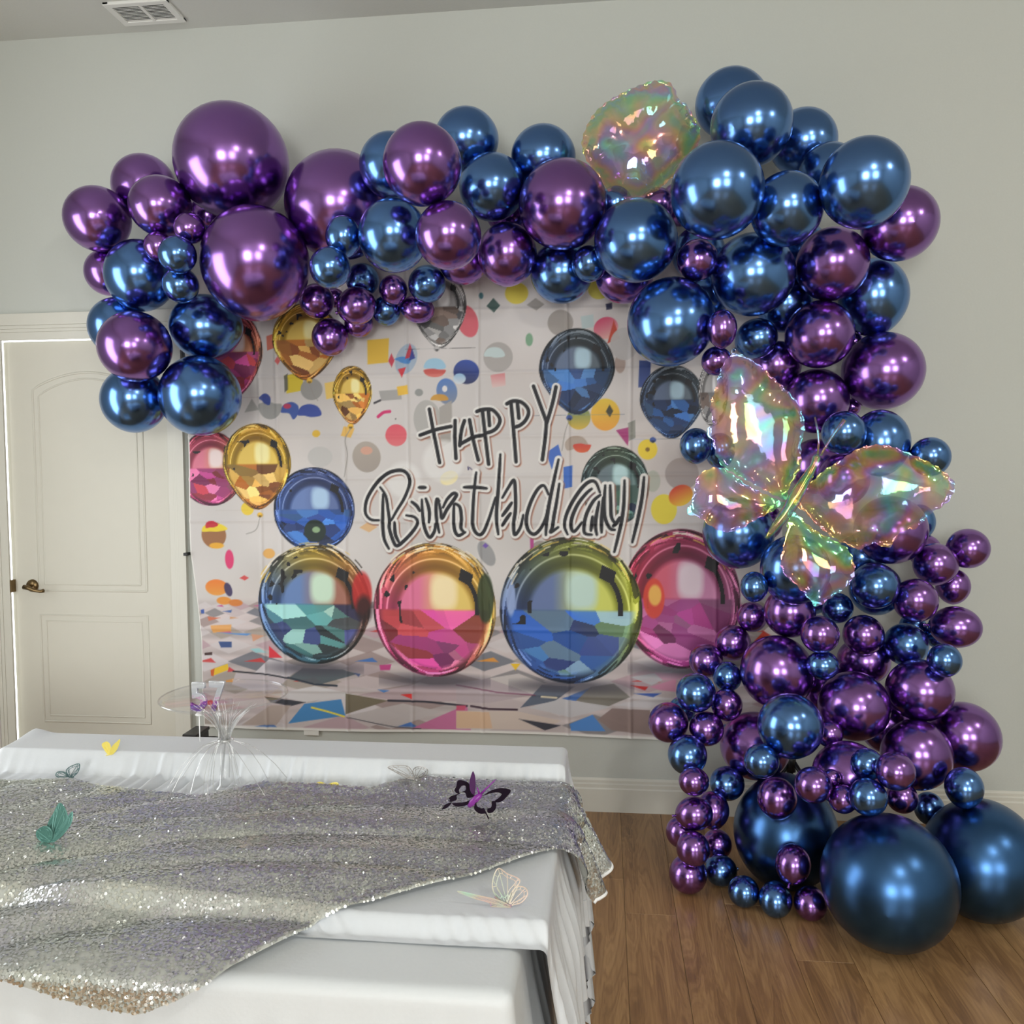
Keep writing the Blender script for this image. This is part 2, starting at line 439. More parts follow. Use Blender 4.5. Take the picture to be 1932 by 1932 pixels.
hd.matrix_world = Matrix.Translation((hp.x, .02, hp.z)) @ Matrix.Rotation(PI / 2, 4, 'X')
hd.data.transform(hd.matrix_world); hd.matrix_world = Matrix(); put(hd, door)
bm = bmesh.new(); tube(bm, [(hp.x, .015, hp.z), (hp.x, -.03, hp.z)], .009, 10)
tube(bm, [(hp.x - .004, -.034, hp.z + .001), (hp.x + .02, -.036, hp.z - .003), (hp.x + .05, -.037, hp.z - .014), (hp.x + .075, -.036, hp.z - .018), (hp.x + .092, -.034, hp.z - .015)], [.011, .010, .0075, .007, .0085], 10)
bm_obj('lever', bm, M['bronze'], hd, True)
bm = bmesh.new(); box(bm, D_L + .002, D_L + .019, -.010, .03, hp.z - .028, hp.z + .028, .001); bm_obj('latch_plate', bm, M['bronze'], door)
# casing strips: stepped mouldings round the opening
def casing_piece(name, x0, x1, z0, z1, vertical):
    bm = bmesh.new()
    w = (x1 - x0) if vertical else (z1 - z0)
    for (a, b, d) in ((0, .30, .011), (.30, .42, .014), (.42, .55, .017), (.55, 1.0, .021)):
        if vertical == 'L': q0, q1 = x1 - w * b, x1 - w * a
        elif vertical: q0, q1 = x0 + w * a, x0 + w * b
        if vertical: box(bm, q0, q1, -d, 0, z0, z1, .0012)
        else: box(bm, x0, x1, -d, 0, z0 + w * a, z0 + w * b, .0012)
    return struct(bm_obj(name, bm, M['trim']))
c_top = atY(90, 591.5, 0).z
casing_piece('trim_1', D_L - .11, D_R + .079, D_T + .001, c_top, False)
casing_piece('trim_2', D_R + .002, D_R + .079, 0, D_T + .004, 'R')
casing_piece('trim_3', D_L - .11, D_L + .0115, 0, D_T + .001, 'L')

# ceiling register
vp = [atZ(236, 45, H), atZ(352, 37, H), atZ(318, 0, H), atZ(195, 6, H)]
vx0, vx1 = vp[0].x, vp[1].x
vy1 = vp[0].y; vy0 = vy1 - (vx1 - vx0) * 0.62
vent = thing('ceiling_vent', 'white louvred air vent set in the ceiling above the door', 'vent', ((vx0 + vx1) / 2, (vy0 + vy1) / 2, H))
bm = bmesh.new()
fw = .028
box(bm, vx0, vx1, vy1 - fw, vy1, H - .012, H + .001, .003); box(bm, vx0, vx1, vy0, vy0 + fw, H - .012, H + .001, .003)
box(bm, vx0, vx0 + fw, vy0, vy1, H - .0118, H + .001, .003); box(bm, vx1 - fw, vx1, vy0, vy1, H - .0118, H + .001, .003)
xm = (vx0 + vx1) / 2 + .01
box(bm, xm - .007, xm + .007, vy0 + fw, vy1 - fw, H - .012, H + .001, .002)
bm_obj('vent_frame', bm, M['white_plastic'], vent)
bm = bmesh.new(); box(bm, vx0 + fw, vx1 - fw, vy0 + fw, vy1 - fw, H - .001, H + .0005); bm_obj('vent_duct', bm, M['duct'], vent)
ns = 11
for (a, b) in ((vx0 + fw, xm - .007), (xm + .007, vx1 - fw)):
    for i in range(ns):
        yy = vy0 + fw + (i + .5) * (vy1 - vy0 - 2 * fw) / ns
        bm = bmesh.new(); bmesh.ops.create_cube(bm, size=1)
        for v in bm.verts: v.co = Vector((v.co.x * (b - a), v.co.y * .0125, v.co.z * .0015))
        bmesh.ops.rotate(bm, verts=bm.verts, matrix=Matrix.Rotation(math.radians(28), 3, 'X'))
        bmesh.ops.translate(bm, verts=bm.verts, vec=((a + b) / 2, yy, H - .006))
        bm_obj('slat', bm, M['white_plastic'], vent)

# ------------------------------------------------------------------ printed backdrop (the picture is painted vertex by vertex on a creased cloth)
BY = -.028
BX0 = atY(359, 1100, BY).x; BX1 = atY(1476, 1100, BY).x
BZ0 = atY(700, 1381, BY).z; BZ1 = atY(900, 500, BY).z
GX, GZ = 700, 540
gx = np.linspace(BX0, BX1, GX); gz = np.linspace(BZ0, BZ1, GZ)
XX, ZZ = np.meshgrid(gx, gz)                       # (GZ,GX)
IMG = np.empty((GZ, GX, 3)); 
cell = (BX1 - BX0) / GX
K = FPX / 3.54                                       # about 1 px of the print in metres = 1/K
def q(px, py):
    p = atY(px, py, BY); return (p.x, p.z)
def srgb(c): return np.array(c[:3], dtype=float) / 255.0
def vnoise(x, y, seed=0):
    r = np.random.default_rng(seed); g = r.random((64, 64))
    xi = np.floor(x).astype(int); yi = np.floor(y).astype(int); fx = x - xi; fy = y - yi
    fx = fx * fx * (3 - 2 * fx); fy = fy * fy * (3 - 2 * fy)
    a = g[xi % 64, yi % 64]; b = g[(xi + 1) % 64, yi % 64]; c = g[xi % 64, (yi + 1) % 64]; d = g[(xi + 1) % 64, (yi + 1) % 64]
    return (a * (1 - fx) + b * fx) * (1 - fy) + (c * (1 - fx) + d * fx) * fy
def win(x0, x1, z0, z1, pad=.02):
    i0 = max(0, int((x0 - pad - BX0) / cell)); i1 = min(GX, int((x1 + pad - BX0) / cell) + 2)
    dz = (BZ1 - BZ0) / GZ
    j0 = max(0, int((z0 - pad - BZ0) / dz)); j1 = min(GZ, int((z1 + pad - BZ0) / dz) + 2)
    return (slice(j0, j1), slice(i0, i1)) if i1 > i0 and j1 > j0 else None
def blend(w, a, col):
    a = a[..., None]
    IMG[w] = IMG[w] * (1 - a) + np.asarray(col) * a
def aa(d, soft=None):                                # signed distance (inside positive) to coverage
    s = soft or cell
    return np.clip(d / s + .5, 0, 1)
def poly(pts, col, alpha=1.0, soft=None, col2=None, space='px'):
    P2 = np.array([q(*p) for p in pts]) if space == 'px' else np.array(pts)
    w = win(P2[:, 0].min(), P2[:, 0].max(), P2[:, 1].min(), P2[:, 1].max())
    if not w: return
    x, z = XX[w], ZZ[w]
    ins = np.zeros(x.shape, bool); dmin = np.full(x.shape, 9.0)
    n = len(P2)
    for i in range(n):
        ax, az = P2[i]; bx, bz = P2[(i + 1) % n]
        c = ((az > z) != (bz > z)) & (x < (bx - ax) * (z - az) / (bz - az + 1e-12) + ax)
        ins ^= c
        ex, ez = bx - ax, bz - az
        t = np.clip(((x - ax) * ex + (z - az) * ez) / (ex * ex + ez * ez + 1e-12), 0, 1)
        dmin = np.minimum(dmin, np.hypot(x - ax - t * ex, z - az - t * ez))
    cov = aa(np.where(ins, dmin, -dmin), soft) * alpha
    c = srgb(col)
    if col2 is not None:
        t = np.clip((P2[:, 1].max() - z) / (np.ptp(P2[:, 1]) + 1e-9), 0, 1)[..., None]
        c = srgb(col) * (1 - t) + srgb(col2) * t
    blend(w, cov, c)
def smooth_poly(pts, n=6):
    p = np.array(pts, float); m = len(p); out = []
    for i in range(m):
        p0, p1, p2, p3 = p[(i - 1) % m], p[i], p[(i + 1) % m], p[(i + 2) % m]
        for k in range(n):
            t = k / n
            out.append(.5 * ((2 * p1) + (p2 - p0) * t + (2 * p0 - 5 * p1 + 4 * p2 - p3) * t * t + (3 * p1 - p0 - 3 * p2 + p3) * t ** 3))
    return [tuple(v) for v in out]
def smooth_line(pts, n=6):
    p = [pts[0]] + list(pts) + [pts[-1]]; p = np.array(p, float); out = []
    for i in range(1, len(p) - 2):
        p0, p1, p2, p3 = p[i - 1], p[i], p[i + 1], p[i + 2]
        for k in range(n):
            t = k / n
            out.append(.5 * ((2 * p1) + (p2 - p0) * t + (2 * p0 - 5 * p1 + 4 * p2 - p3) * t * t + (3 * p1 - p0 - 3 * p2 + p3) * t ** 3))
    out.append(p[-1]); return [tuple(v) for v in out]
def ell(cx, cy, rx, ry, col, rot=0, alpha=1.0, soft=None, col2=None):
    c = q(cx, cy); rx /= K; ry /= K
    R = max(rx, ry)
    w = win(c[0] - R, c[0] + R, c[1] - R, c[1] + R)
    if not w: return
    x, z = XX[w] - c[0], ZZ[w] - c[1]
    cs, sn = math.cos(rot), math.sin(rot)
    a, b = (x * cs + z * sn) / rx, (-x * sn + z * cs) / ry
    rho = np.hypot(a, b)
    cov = aa((1 - rho) * min(rx, ry), soft) * alpha
    cc = srgb(col)
    if col2 is not None:
        t = np.clip(.5 - b * .5, 0, 1)[..., None]; cc = srgb(col) * (1 - t) + srgb(col2) * t
    blend(w, cov, cc)
def stroke(pts, wpx, col, alpha=1.0, taper=False, soft=None, off=(0, 0)):
    P2 = np.array([q(p[0] + off[0], p[1] + off[1]) for p in pts]); r = wpx / 2 / K
    w = win(P2[:, 0].min() - r, P2[:, 0].max() + r, P2[:, 1].min() - r, P2[:, 1].max() + r)
    if not w: return
    x, z = XX[w], ZZ[w]; best = np.full(x.shape, -9.0); n = len(P2)
    for i in range(n - 1):
        ax, az = P2[i]; ex, ez = P2[i + 1] - P2[i]
        t = np.clip(((x - ax) * ex + (z - az) * ez) / (ex * ex + ez * ez + 1e-12), 0, 1)
        rr = r
        if taper: rr = r * (0.55 + .45 * math.sin(PI * (i + .5) / (n - 1)) ** .5)
        best = np.maximum(best, rr - np.hypot(x - ax - t * ex, z - az - t * ez))
    blend(w, aa(best, soft) * alpha, srgb(col))

# paper ground: warm light grey with soft shadows printed on it
nz1 = vnoise(XX * 6 + 9, ZZ * 6 + 3, 1); nz2 = vnoise(XX * 2.2 + 5, ZZ * 2.2 + 1, 2)
IMG[...] = srgb((206, 201, 199)) * (0.93 + .07 * nz1[..., None] + .06 * nz2[..., None])
warm = np.clip(vnoise(XX * 2.7 + 3, ZZ * 2.7 + 8, 3) - .5, 0, 1)[..., None]
IMG[...] = IMG * (1 - .5 * warm) + srgb((214, 186, 170)) * .5 * warm
# printed floor
zf = q(800, 1130)[1]
t = np.clip((zf - ZZ) / .05, 0, 1)[..., None]
band = vnoise(XX * 3 + 2, (zf - ZZ) * 40, 5)[..., None]
IMG[...] = IMG * (1 - t) + t * (srgb((200, 188, 188)) * (.86 + .2 * band))
pal = [(205, 198, 200), (190, 176, 178), (120, 118, 122), (150, 130, 128), (212, 206, 210), (95, 100, 112), (180, 150, 160), (160, 150, 140)]
rr = random.Random(5)
rows = [(1138, 1150), (1150, 1164), (1164, 1182), (1182, 1204), (1204, 1232), (1232, 1266), (1266, 1308), (1308, 1352), (1352, 1392)]
for j, (ya, yb) in enumerate(rows):
    hgt = yb - ya; wid = hgt * 3.2; x = 340 - rr.random() * wid
    while x < 1480:
        c = pal[rr.randrange(len(pal))]; sk = rr.uniform(-.5, .5) * wid
        poly([(x, (ya + yb) / 2), (x + wid / 2 + sk * .3, ya - 2), (x + wid, (ya + yb) / 2 + 1), (x + wid / 2 - sk * .3, yb + 2)], c, .75, .004)
        if rr.random() < .22:
            cc = rr.choice([(200, 60, 60), (60, 110, 185), (225, 150, 60), (190, 80, 140), (40, 45, 70)])
            poly([(x + wid * .3, (ya + yb) / 2), (x + wid * .6, ya + hgt * .3), (x + wid * .7, (ya + yb) / 2 + 2)], cc, .9)
        x += wid * rr.uniform(.85, 1.1)
def PL(s, ox, oy, pts): return [(x / s + ox, y / s + oy) for x, y in pts]
fa = lambda p: PL(3.578, 340, 1080, p)
fb = lambda p: PL(3.22, 860, 1080, p)
for pts, c in [([(590, 590), (820, 640), (710, 720), (480, 690)], (208, 202, 208)), ([(360, 680), (720, 720), (600, 830), (330, 760)], (196, 186, 192)),
               ([(820, 650), (1090, 660), (1190, 690), (940, 760), (720, 720)], (85, 96, 104)), ([(1090, 655), (1190, 610), (1420, 650), (1250, 700)], (176, 160, 164)),
               ([(1060, 750), (1250, 700), (1560, 760), (1300, 800)], (196, 182, 184)), ([(600, 830), (900, 770), (1190, 830), (830, 880)], (208, 204, 206)),
               ([(560, 840), (840, 880), (740, 905), (600, 880)], (48, 50, 60)), ([(600, 900), (740, 900), (640, 1030), (400, 1030)], (176, 160, 152)),
               ([(830, 890), (1080, 860), (1110, 970), (720, 1020)], (62, 130, 190)), ([(1110, 820), (1400, 870), (1110, 960)], (112, 103, 84)),
               ([(1110, 970), (1500, 890), (1760, 950), (1420, 1060)], (188, 180, 180)), ([(1560, 1060), (1932, 900), (1960, 1080)], (194, 108, 152)),
               ([(1190, 830), (1540, 770), (1900, 760), (1880, 880), (1450, 870)], (184, 164, 170)), ([(1480, 830), (1560, 825), (1560, 862)], (220, 45, 45)),
               ([(1330, 795), (1410, 800), (1370, 815)], (60, 120, 190)), ([(1160, 680), (1210, 690), (1200, 710)], (70, 90, 140)),
               ([(170, 660), (300, 620), (310, 660), (190, 700)], (232, 190, 40)), ([(165, 665), (200, 650), (190, 705), (170, 700)], (200, 90, 40)), ([(310, 640), (360, 670), (300, 675)], (205, 60, 70)),
               ([(590, 500), (680, 580), (590, 580)], (215, 45, 60)), ([(1340, 630), (1420, 625), (1410, 665), (1345, 665)], (190, 60, 130)),
               ([(230, 470), (330, 470), (330, 510), (250, 510)], (50, 75, 130)), ([(470, 420), (560, 430), (480, 470)], (205, 150, 120)), ([(150, 300), (250, 310), (160, 330)], (205, 110, 80)),
               ([(170, 360), (330, 355), (330, 400), (190, 410)], (222, 160, 90)), ([(220, 410), (470, 415), (440, 430)], (90, 140, 200)), ([(270, 265), (335, 255), (330, 275)], (70, 100, 160)),
               ([(95, 255), (125, 250), (125, 280), (98, 280)], (50, 80, 160)), ([(110, 545), (180, 540), (180, 560), (112, 562)], (60, 40, 40)), ([(460, 520), (520, 515), (580, 545), (500, 545)], (150, 200, 205)),
               ([(320, 300), (380, 310), (320, 318)], (200, 150, 110))]:
    poly(fa(pts), c, .95)
stroke(fa([(340, 670), (560, 690), (720, 718)]), 3, (35, 38, 48)); stroke(fa([(720, 715), (900, 760), (1050, 770)]), 4, (45, 55, 70))
stroke(fa([(880, 915), (980, 940), (1100, 975)]), 3.5, (235, 215, 70))
stroke(fa([(1120, 980), (1450, 1050), (1620, 1065)]), 1.5, (60, 60, 70))
stroke(fa([(1400, 870), (1650, 880), (1932, 910)]), 4, (45, 45, 58))
for pts, c in [([(0, 680), (190, 650), (480, 750), (200, 800), (0, 800)], (180, 166, 172)), ([(190, 650), (380, 620), (560, 690), (480, 750)], (200, 192, 190)),
               ([(390, 830), (520, 690), (720, 700), (600, 790)], (88, 98, 116)), ([(640, 775), (830, 700), (730, 790)], (70, 112, 184)),
               ([(820, 700), (960, 680), (1060, 760), (900, 830), (730, 785)], (124, 120, 112)), ([(440, 830), (640, 775), (950, 820), (700, 890)], (194, 192, 196)),
               ([(360, 850), (640, 910), (520, 970), (0, 960), (0, 850)], (206, 190, 180)), ([(380, 900), (640, 940), (540, 972)], (52, 54, 66)),
               ([(690, 930), (830, 870), (910, 970), (700, 972)], (76, 134, 206)), ([(950, 830), (1180, 840), (1200, 990), (950, 965), (860, 900)], (142, 122, 118)),
               ([(960, 810), (1200, 760), (1330, 770), (1180, 830)], (208, 204, 208)), ([(1060, 690), (1170, 700), (1150, 722)], (195, 40, 40)),
               ([(1080, 740), (1250, 738), (1200, 762)], (58, 92, 176)), ([(1180, 700), (1340, 650), (1340, 730), (1240, 720)], (206, 140, 168)), ([(1060, 640), (1320, 600), (1300, 640), (1190, 690)], (190, 190, 196)),
               ([(330, 560), (390, 560), (360, 600)], (235, 190, 40)), ([(0, 815), (60, 815), (50, 845), (0, 845)], (200, 80, 110)), ([(0, 850), (200, 858), (220, 960), (0, 955)], (214, 180, 150)),
               ([(1200, 610), (1460, 620), (1480, 650), (1260, 660)], (196, 150, 172)), ([(1560, 800), (1660, 790), (1640, 830)], (210, 206, 210))]:
    poly(fb(pts), c, .95)
stroke(fb([(0, 690), (250, 735), (480, 752)]), 2, (120, 60, 90)); stroke(fb([(90, 820), (200, 838), (370, 842)]), 4, (60, 40, 55)); stroke(fb([(520, 762), (610, 768)]), 4, (225, 215, 190))

# confetti
def tri_poly(cx, cy, rx, ry, col, kind, rot=0, col2=None):
    if kind == 'e': ell(cx, cy, rx, ry, col, rot, .95, col2=col2)
    else:
        shapes = {'d': [(0, -1), (1, 0), (.1, 1), (-1, .1)], 'q': [(-.9, -.7), (.8, -1), (.9, .7), (-.7, 1)], 'c': [(-1, -.2), (-.4, -1), (.5, -.9), (1, .1), (.9, 1), (.1, .5), (-.8, .8)], 'h': [(-1, .2), (-.7, -.7), (0, -1), (.7, -.7), (1, .2), (.2, .45), (-.4, .3)], 't': [(-1, 1), (0, -1), (1, .6)]}
        cs, sn = math.cos(rot), math.sin(rot)
        pts = [(cx + (a * cs - b * sn) * rx, cy + (a * sn + b * cs) * ry) for a, b in shapes[kind]]
        if kind in 'ch': pts = smooth_poly(pts, 4)
        poly(pts, col, .95, col2=col2)
conf = [(930, 575, 13, 14, (62, 88, 84), 'd'), (1010, 573, 17, 12, (150, 145, 140), 'd'), (974, 552, 22, 20, (216, 198, 72), 'e'), (881, 605, 20, 31, (206, 92, 104), 'e', .3), (907, 557, 4, 6, (60, 110, 120), 'e'),
        (1149, 577, 7, 7, (42, 44, 74), 'q'), (1057, 608, 24, 24, (156, 149, 143), 'e'), (1108, 606, 14, 14, (182, 198, 198), 'q'), (1143, 618, 23, 20, (206, 66, 104), 'e', .4, (230, 180, 170)), (1158, 625, 12, 22, (196, 70, 50), 't'),
        (998, 640, 7, 12, (118, 160, 128), 'e'), (939, 673, 28, 28, (166, 161, 158), 'e'), (932, 668, 20, 14, (190, 206, 206), 'h'), (939, 717, 16, 14, (206, 128, 132), 'q', 0, (214, 190, 186)), (879, 701, 25, 23, (44, 72, 160), 'e', -.2, (38, 44, 84)),
        (866, 714, 12, 10, (150, 190, 220), 'e', 0, (206, 210, 214)), (819, 690, 21, 15, (150, 190, 214), 'h'), (819, 700, 21, 11, (186, 66, 62), 'h', PI, (214, 120, 110)), (765, 677, 20, 30, (156, 172, 190), 'e', -.4), (758, 680, 16, 8, (70, 130, 195), 'h', .6), (772, 662, 9, 15, (190, 50, 70), 't'), (776, 668, 6, 12, (44, 60, 140), 't'), (757, 702, 8, 10, (200, 50, 60), 't', PI), (737, 679, 6, 13, (196, 56, 76), 'd'),
        (711, 662, 24, 27, (222, 180, 58), 'q', .1), (735, 745, 24, 11, (160, 158, 156), 'q'), (758, 736, 12, 10, (228, 182, 60), 'q'), (789, 740, 8, 7, (140, 142, 140), 'e'), (842, 738, 20, 25, (78, 118, 184), 'e', .2, (120, 130, 150)), (828, 752, 17, 9, (198, 146, 60), 'h'), (838, 733, 5, 6, (226, 220, 216), 'e'),
        (746, 821, 21, 21, (216, 78, 96), 'e', 0, (220, 110, 116)), (690, 862, 28, 30, (172, 162, 152), 'e', .2, (158, 148, 140)), (846, 902, 18, 13, (232, 206, 80), 'e', .4, (236, 226, 190)), (805, 792, 27, 38, (172, 170, 167), 'e', .1), (840, 800, 14, 45, (160, 155, 150), 'q'),
        (1092, 788, 22, 22, (96, 126, 84), 'e', 0, (206, 170, 60)), (1142, 782, 27, 30, (224, 190, 58), 'e', 0, (222, 150, 50)), (1150, 775, 7, 12, (60, 60, 50), 'd'), (1176, 818, 15, 18, (158, 54, 112), 't', -1.2), (1192, 812, 8, 20, (140, 140, 132), 'q'), (1088, 838, 22, 15, (168, 152, 140), 'c'), (1098, 842, 17, 12, (196, 60, 52), 'h', PI, (210, 90, 50)),
        (1046, 862, 15, 20, (60, 100, 186), 'q', -.3), (1071, 900, 10, 24, (56, 100, 186), 'q', .1), (1222, 848, 18, 19, (228, 198, 50), 'e'), (1222, 848, 4, 4, (120, 90, 40), 'e'), (1287, 894, 31, 30, (176, 162, 156), 'e', 0, (160, 150, 148)), (1253, 961, 24, 28, (222, 204, 60), 'e'), (1285, 935, 23, 19, (200, 60, 40), 'e', .5, (226, 190, 50)), (1170, 685, 10, 18, (170, 150, 140), 'e'), (1216, 705, 13, 30, (52, 72, 134), 'q', .2), (1232, 908, 14, 20, (176, 178, 166), 'e'),
        (582, 779, 23, 17, (54, 74, 156), 'h'), (546, 773, 17, 14, (58, 84, 160), 'c', .5), (540, 766, 8, 5, (190, 60, 90), 'e'), (508, 768, 22, 23, (150, 150, 148), 'h', PI), (498, 755, 11, 13, (48, 66, 140), 'h', .5), (473, 765, 14, 13, (158, 157, 154), 't'), (553, 722, 20, 20, (216, 192, 48), 'q'), (538, 722, 4, 18, (100, 100, 90), 'q'), (586, 734, 22, 21, (150, 149, 147), 'e'), (508, 645, 8, 16, (196, 104, 84), 'q'), (522, 680, 5, 8, (210, 90, 90), 'd'),
        (595, 818, 8, 7, (222, 180, 60), 'e'), (654, 815, 12, 11, (226, 180, 90), 'q', .4), (602, 862, 25, 20, (190, 188, 186), 'e'), (625, 735, 16, 18, (232, 196, 100), 'q'), (401, 1010, 25, 26, (150, 100, 62), 'e', .3), (402, 999, 24, 11, (232, 208, 50), 'h', -.2), (397, 992, 12, 9, (190, 40, 60), 'h', -.3), (406, 1030, 15, 6, (230, 170, 50), 'e'), (430, 1056, 9, 19, (214, 52, 108), 'e'),
        (404, 1109, 25, 16, (228, 118, 40), 'e', 0, (224, 150, 60)), (427, 1113, 8, 14, (60, 50, 90), 'e', .3), (418, 1134, 16, 8, (220, 140, 50), 'e'), (441, 1138, 15, 7, (206, 120, 50), 'e'), (458, 1091, 9, 5, (204, 72, 72), 'd'), (464, 960, 13, 13, (232, 200, 60), 'e'), (693, 995, 17, 10, (212, 172, 126), 'd'), (690, 850, 12, 8, (210, 160, 140), 'e'), (505, 1045, 12, 10, (226, 170, 90), 'e'), (1020, 1040, 20, 18, (150, 140, 136), 'c'), (1003, 1028, 4, 18, (170, 60, 130), 'q'), (917, 1045, 14, 26, (150, 150, 152), 'e', .5), (915, 1030, 6, 5, (110, 80, 170), 'd'),
        (1130, 545, 20, 18, (200, 190, 80), 'e'), (1178, 648, 26, 30, (190, 186, 184), 'e'), (745, 790, 1, 1, (0, 0, 0), 'e'), (1400, 930, 20, 26, (190, 176, 170), 'e'), (1440, 1110, 14, 10, (200, 190, 190), 'e'), (1445, 1200, 22, 12, (206, 60, 40), 't'), (1460, 1190, 18, 14, (235, 225, 220), 'd'), (1440, 1300, 24, 20, (210, 206, 208), 'd')]
for c in conf: tri_poly(*c)
for (x, y, s) in ((760, 905, 34), (640, 600, 30), (835, 870, 40), (1310, 800, 36), (1390, 850, 30), (700, 560, 26)):
    ell(x, y, s, s, (222, 220, 218), 0, .8, .02)
stroke(smooth_line([(712, 786), (722, 778), (734, 776)]), 6, (204, 50, 110))
stroke([(705, 760), (716, 755)], 4, (60, 60, 66))

# printed foil balloons: ring of streaks, bright window, faceted floor reflection
def ball(cx, cy, rx, ry, colL, colT, colR, colB, seed, tear=None, facets=None, win_c=(232, 236, 236), clipx=None, dark=(28, 28, 32)):
    c = q(cx, cy); rx /= K; ry /= K
    w = win(c[0] - rx * 1.1, c[0] + rx * 1.1, c[1] - ry * 1.25, c[1] + ry * 1.1)
    if not w: return
    a = (XX[w] - c[0]) / rx; b = (ZZ[w] - c[1]) / ry
    if tear:                                           # narrow the lower half towards the knot
        nb = np.clip(-b, 0, 1.3); wd = np.sqrt(np.clip(1 - np.clip(b, 0, 1) ** 2, 0, 1))
        low = np.sqrt(np.clip(1 - np.clip(nb / 1.12, 0, 1) ** 2, 0, 1)) * (1 - .30 * np.clip(nb, 0, 1) ** 1.6)
        half = np.where(b > 0, wd, low)
        inside = (b < 1) & (b > -1.1)
        an = a / np.maximum(half, 1e-3)
        rho = np.maximum(np.where(b > 0, np.hypot(a, b), np.hypot(np.clip(an, -3, 3) * np.sqrt(np.clip(1 - (nb / 1.12) ** 2, 0, 1)), nb / 1.12)), 0)
    else:
        rho = np.hypot(a, b)
    th = np.arctan2(b, a)
    cov = aa((1 - rho) * min(rx, ry))
    if clipx is not None: cov = cov * (XX[w] < clipx)
    ws = [np.clip(np.cos(th - t0), 0, 1) ** 1.5 + .02 for t0 in (PI, PI / 2, 0, -PI / 2)]
    tot = sum(ws)
    col = sum(wi[..., None] * srgb(cc) for wi, cc in zip(ws, (colL, colT, colR, colB))) / tot[..., None]
    # streaked rim
    nzr = vnoise(rho * 38 + 3 * np.sin(th * 2 + seed), th * 3 + 20, seed)
    nz3 = vnoise(a * 9 + 30, b * 9 + 30, seed + 3)
    rim = np.clip((rho - .80) / .12, 0, 1)
    col = col * (1 - (.55 * rim * (nzr > .55))[..., None]) + (.32 * rim * (nzr < .3))[..., None]
    # arch band and inner disc
    rb = np.hypot(a - .02, b + .04)
    arch = aa((.80 - rb) * .1, .02) * aa((rb - .58) * .1, .02) * (b > -.1)
    col = col * (1 - .34 * arch[..., None])
    line = np.exp(-((rb - .80) / .014) ** 2) * (b > 0)
    col = col + .35 * line[..., None]
    inner = aa((.60 - rb) * .1, .008)
    up = np.clip((b + .02) / .04, 0, 1)
    disc = sum(wi[..., None] * (srgb(cc) * .75 + .25) for wi, cc in zip([np.clip(-a * 1.6 + .3, 0, 1), np.clip(a * 1.6 + .4, 0, 1)], (colL, colR)))
    disc = disc / (np.clip(-a * 1.6 + .3, 0, 1) + np.clip(a * 1.6 + .4, 0, 1) + 1e-3)[..., None]
    hx, hz = (a - .16) / .24, (b - .27) / .30
    hl = np.clip(1.25 - (np.abs(hx) ** 3 + np.abs(hz) ** 3), 0, 1)
    disc = disc * (1 - hl[..., None]) + srgb(win_c) * hl[..., None]
    col = col * (1 - (inner * up)[..., None]) + disc * (inner * up)[..., None]
    # floor reflection facets
    r = np.random.default_rng(seed + 10); kf = 26
    sa = r.uniform(-.95, .95, kf); sb = r.uniform(-1, -.02, kf)
    fp = facets or [colB, colL, colR]
    fc = np.array([srgb(fp[r.integers(len(fp))]) * r.uniform(.55, 1.25) + r.uniform(0, .08) for _ in range(kf)])
    d2 = ((a[..., None] - sa) * (0.8)) ** 2 + ((b[..., None] - sb) * 1.5 + .25 * (a[..., None] - sa)) ** 2
    idx = d2.argmin(-1)
    lowm = aa((.88 - rho) * .1, .01) * (1 - up)
    col = col * (1 - (.85 * lowm)[..., None]) + fc[idx] * (.85 * lowm)[..., None]
    # dark window bars and specks
    bar = (np.abs(a - .52 - .25 * (b - .5)) < .11) & (np.abs(b - .50 + .5 * (a - .5)) < .10)
    bar2 = (np.abs(rho - .70) < .035) & (th > -.1) & (th < .75)
    sp = (nz3 > .78) & (rho > .55) & (rho < .85) & (b > -.2) & (a < 0)
    dk = (bar | bar2 | sp)[..., None]
    col = np.where(dk, srgb(dark), col)
    edge = np.exp(-((rho - .985) / .018) ** 2)
    col = col * (1 - .55 * edge[..., None])
    blend(w, cov, np.clip(col, 0, 1))
def knot_print(x, y, col):
    ell(x, y, 6, 5, col); ell(x, y + 2, 3, 3, tuple(int(v * .5) for v in col)); ell(x, y - 2, 4, 3, tuple(min(255, int(v * 1.1)) for v in col))
gold = dict(colL=(216, 172, 40), colT=(190, 140, 40), colR=(224, 180, 40), colB=(206, 120, 50), facets=[(226, 180, 90), (200, 110, 40), (120, 60, 30), (236, 200, 120)], win_c=(246, 236, 170))
pinkp = dict(colL=(206, 80, 110), colT=(180, 60, 90), colR=(200, 110, 60), colB=(186, 60, 130), facets=[(196, 70, 150), (150, 50, 110), (220, 120, 170), (170, 50, 60)], win_c=(236, 216, 214))
bluep = dict(colL=(44, 64, 100), colT=(50, 60, 66), colR=(40, 56, 70), colB=(46, 86, 150), facets=[(50, 100, 170), (36, 60, 110), (70, 120, 180), (24, 34, 60)], win_c=(168, 196, 210))
silv = dict(colL=(150, 148, 146), colT=(190, 188, 186), colR=(110, 108, 110), colB=(170, 168, 166), facets=[(200, 198, 196), (60, 60, 64), (150, 150, 150), (110, 90, 80)], win_c=(235, 235, 235))
ball(395, 884, 68, 74, seed=1, **pinkp); ball(440, 664, 58, 78, seed=2, tear=1, **pinkp)
ball(575, 640, 67, 70, seed=3, tear=1, **gold); knot_print(582, 718, (214, 170, 60))
ball(663, 742, 39, 53, seed=4, tear=1, **gold); knot_print(660, 804, (214, 170, 60))
ball(828, 578, 52, 70, seed=5, tear=1, **silv); knot_print(823, 657, (170, 168, 166))
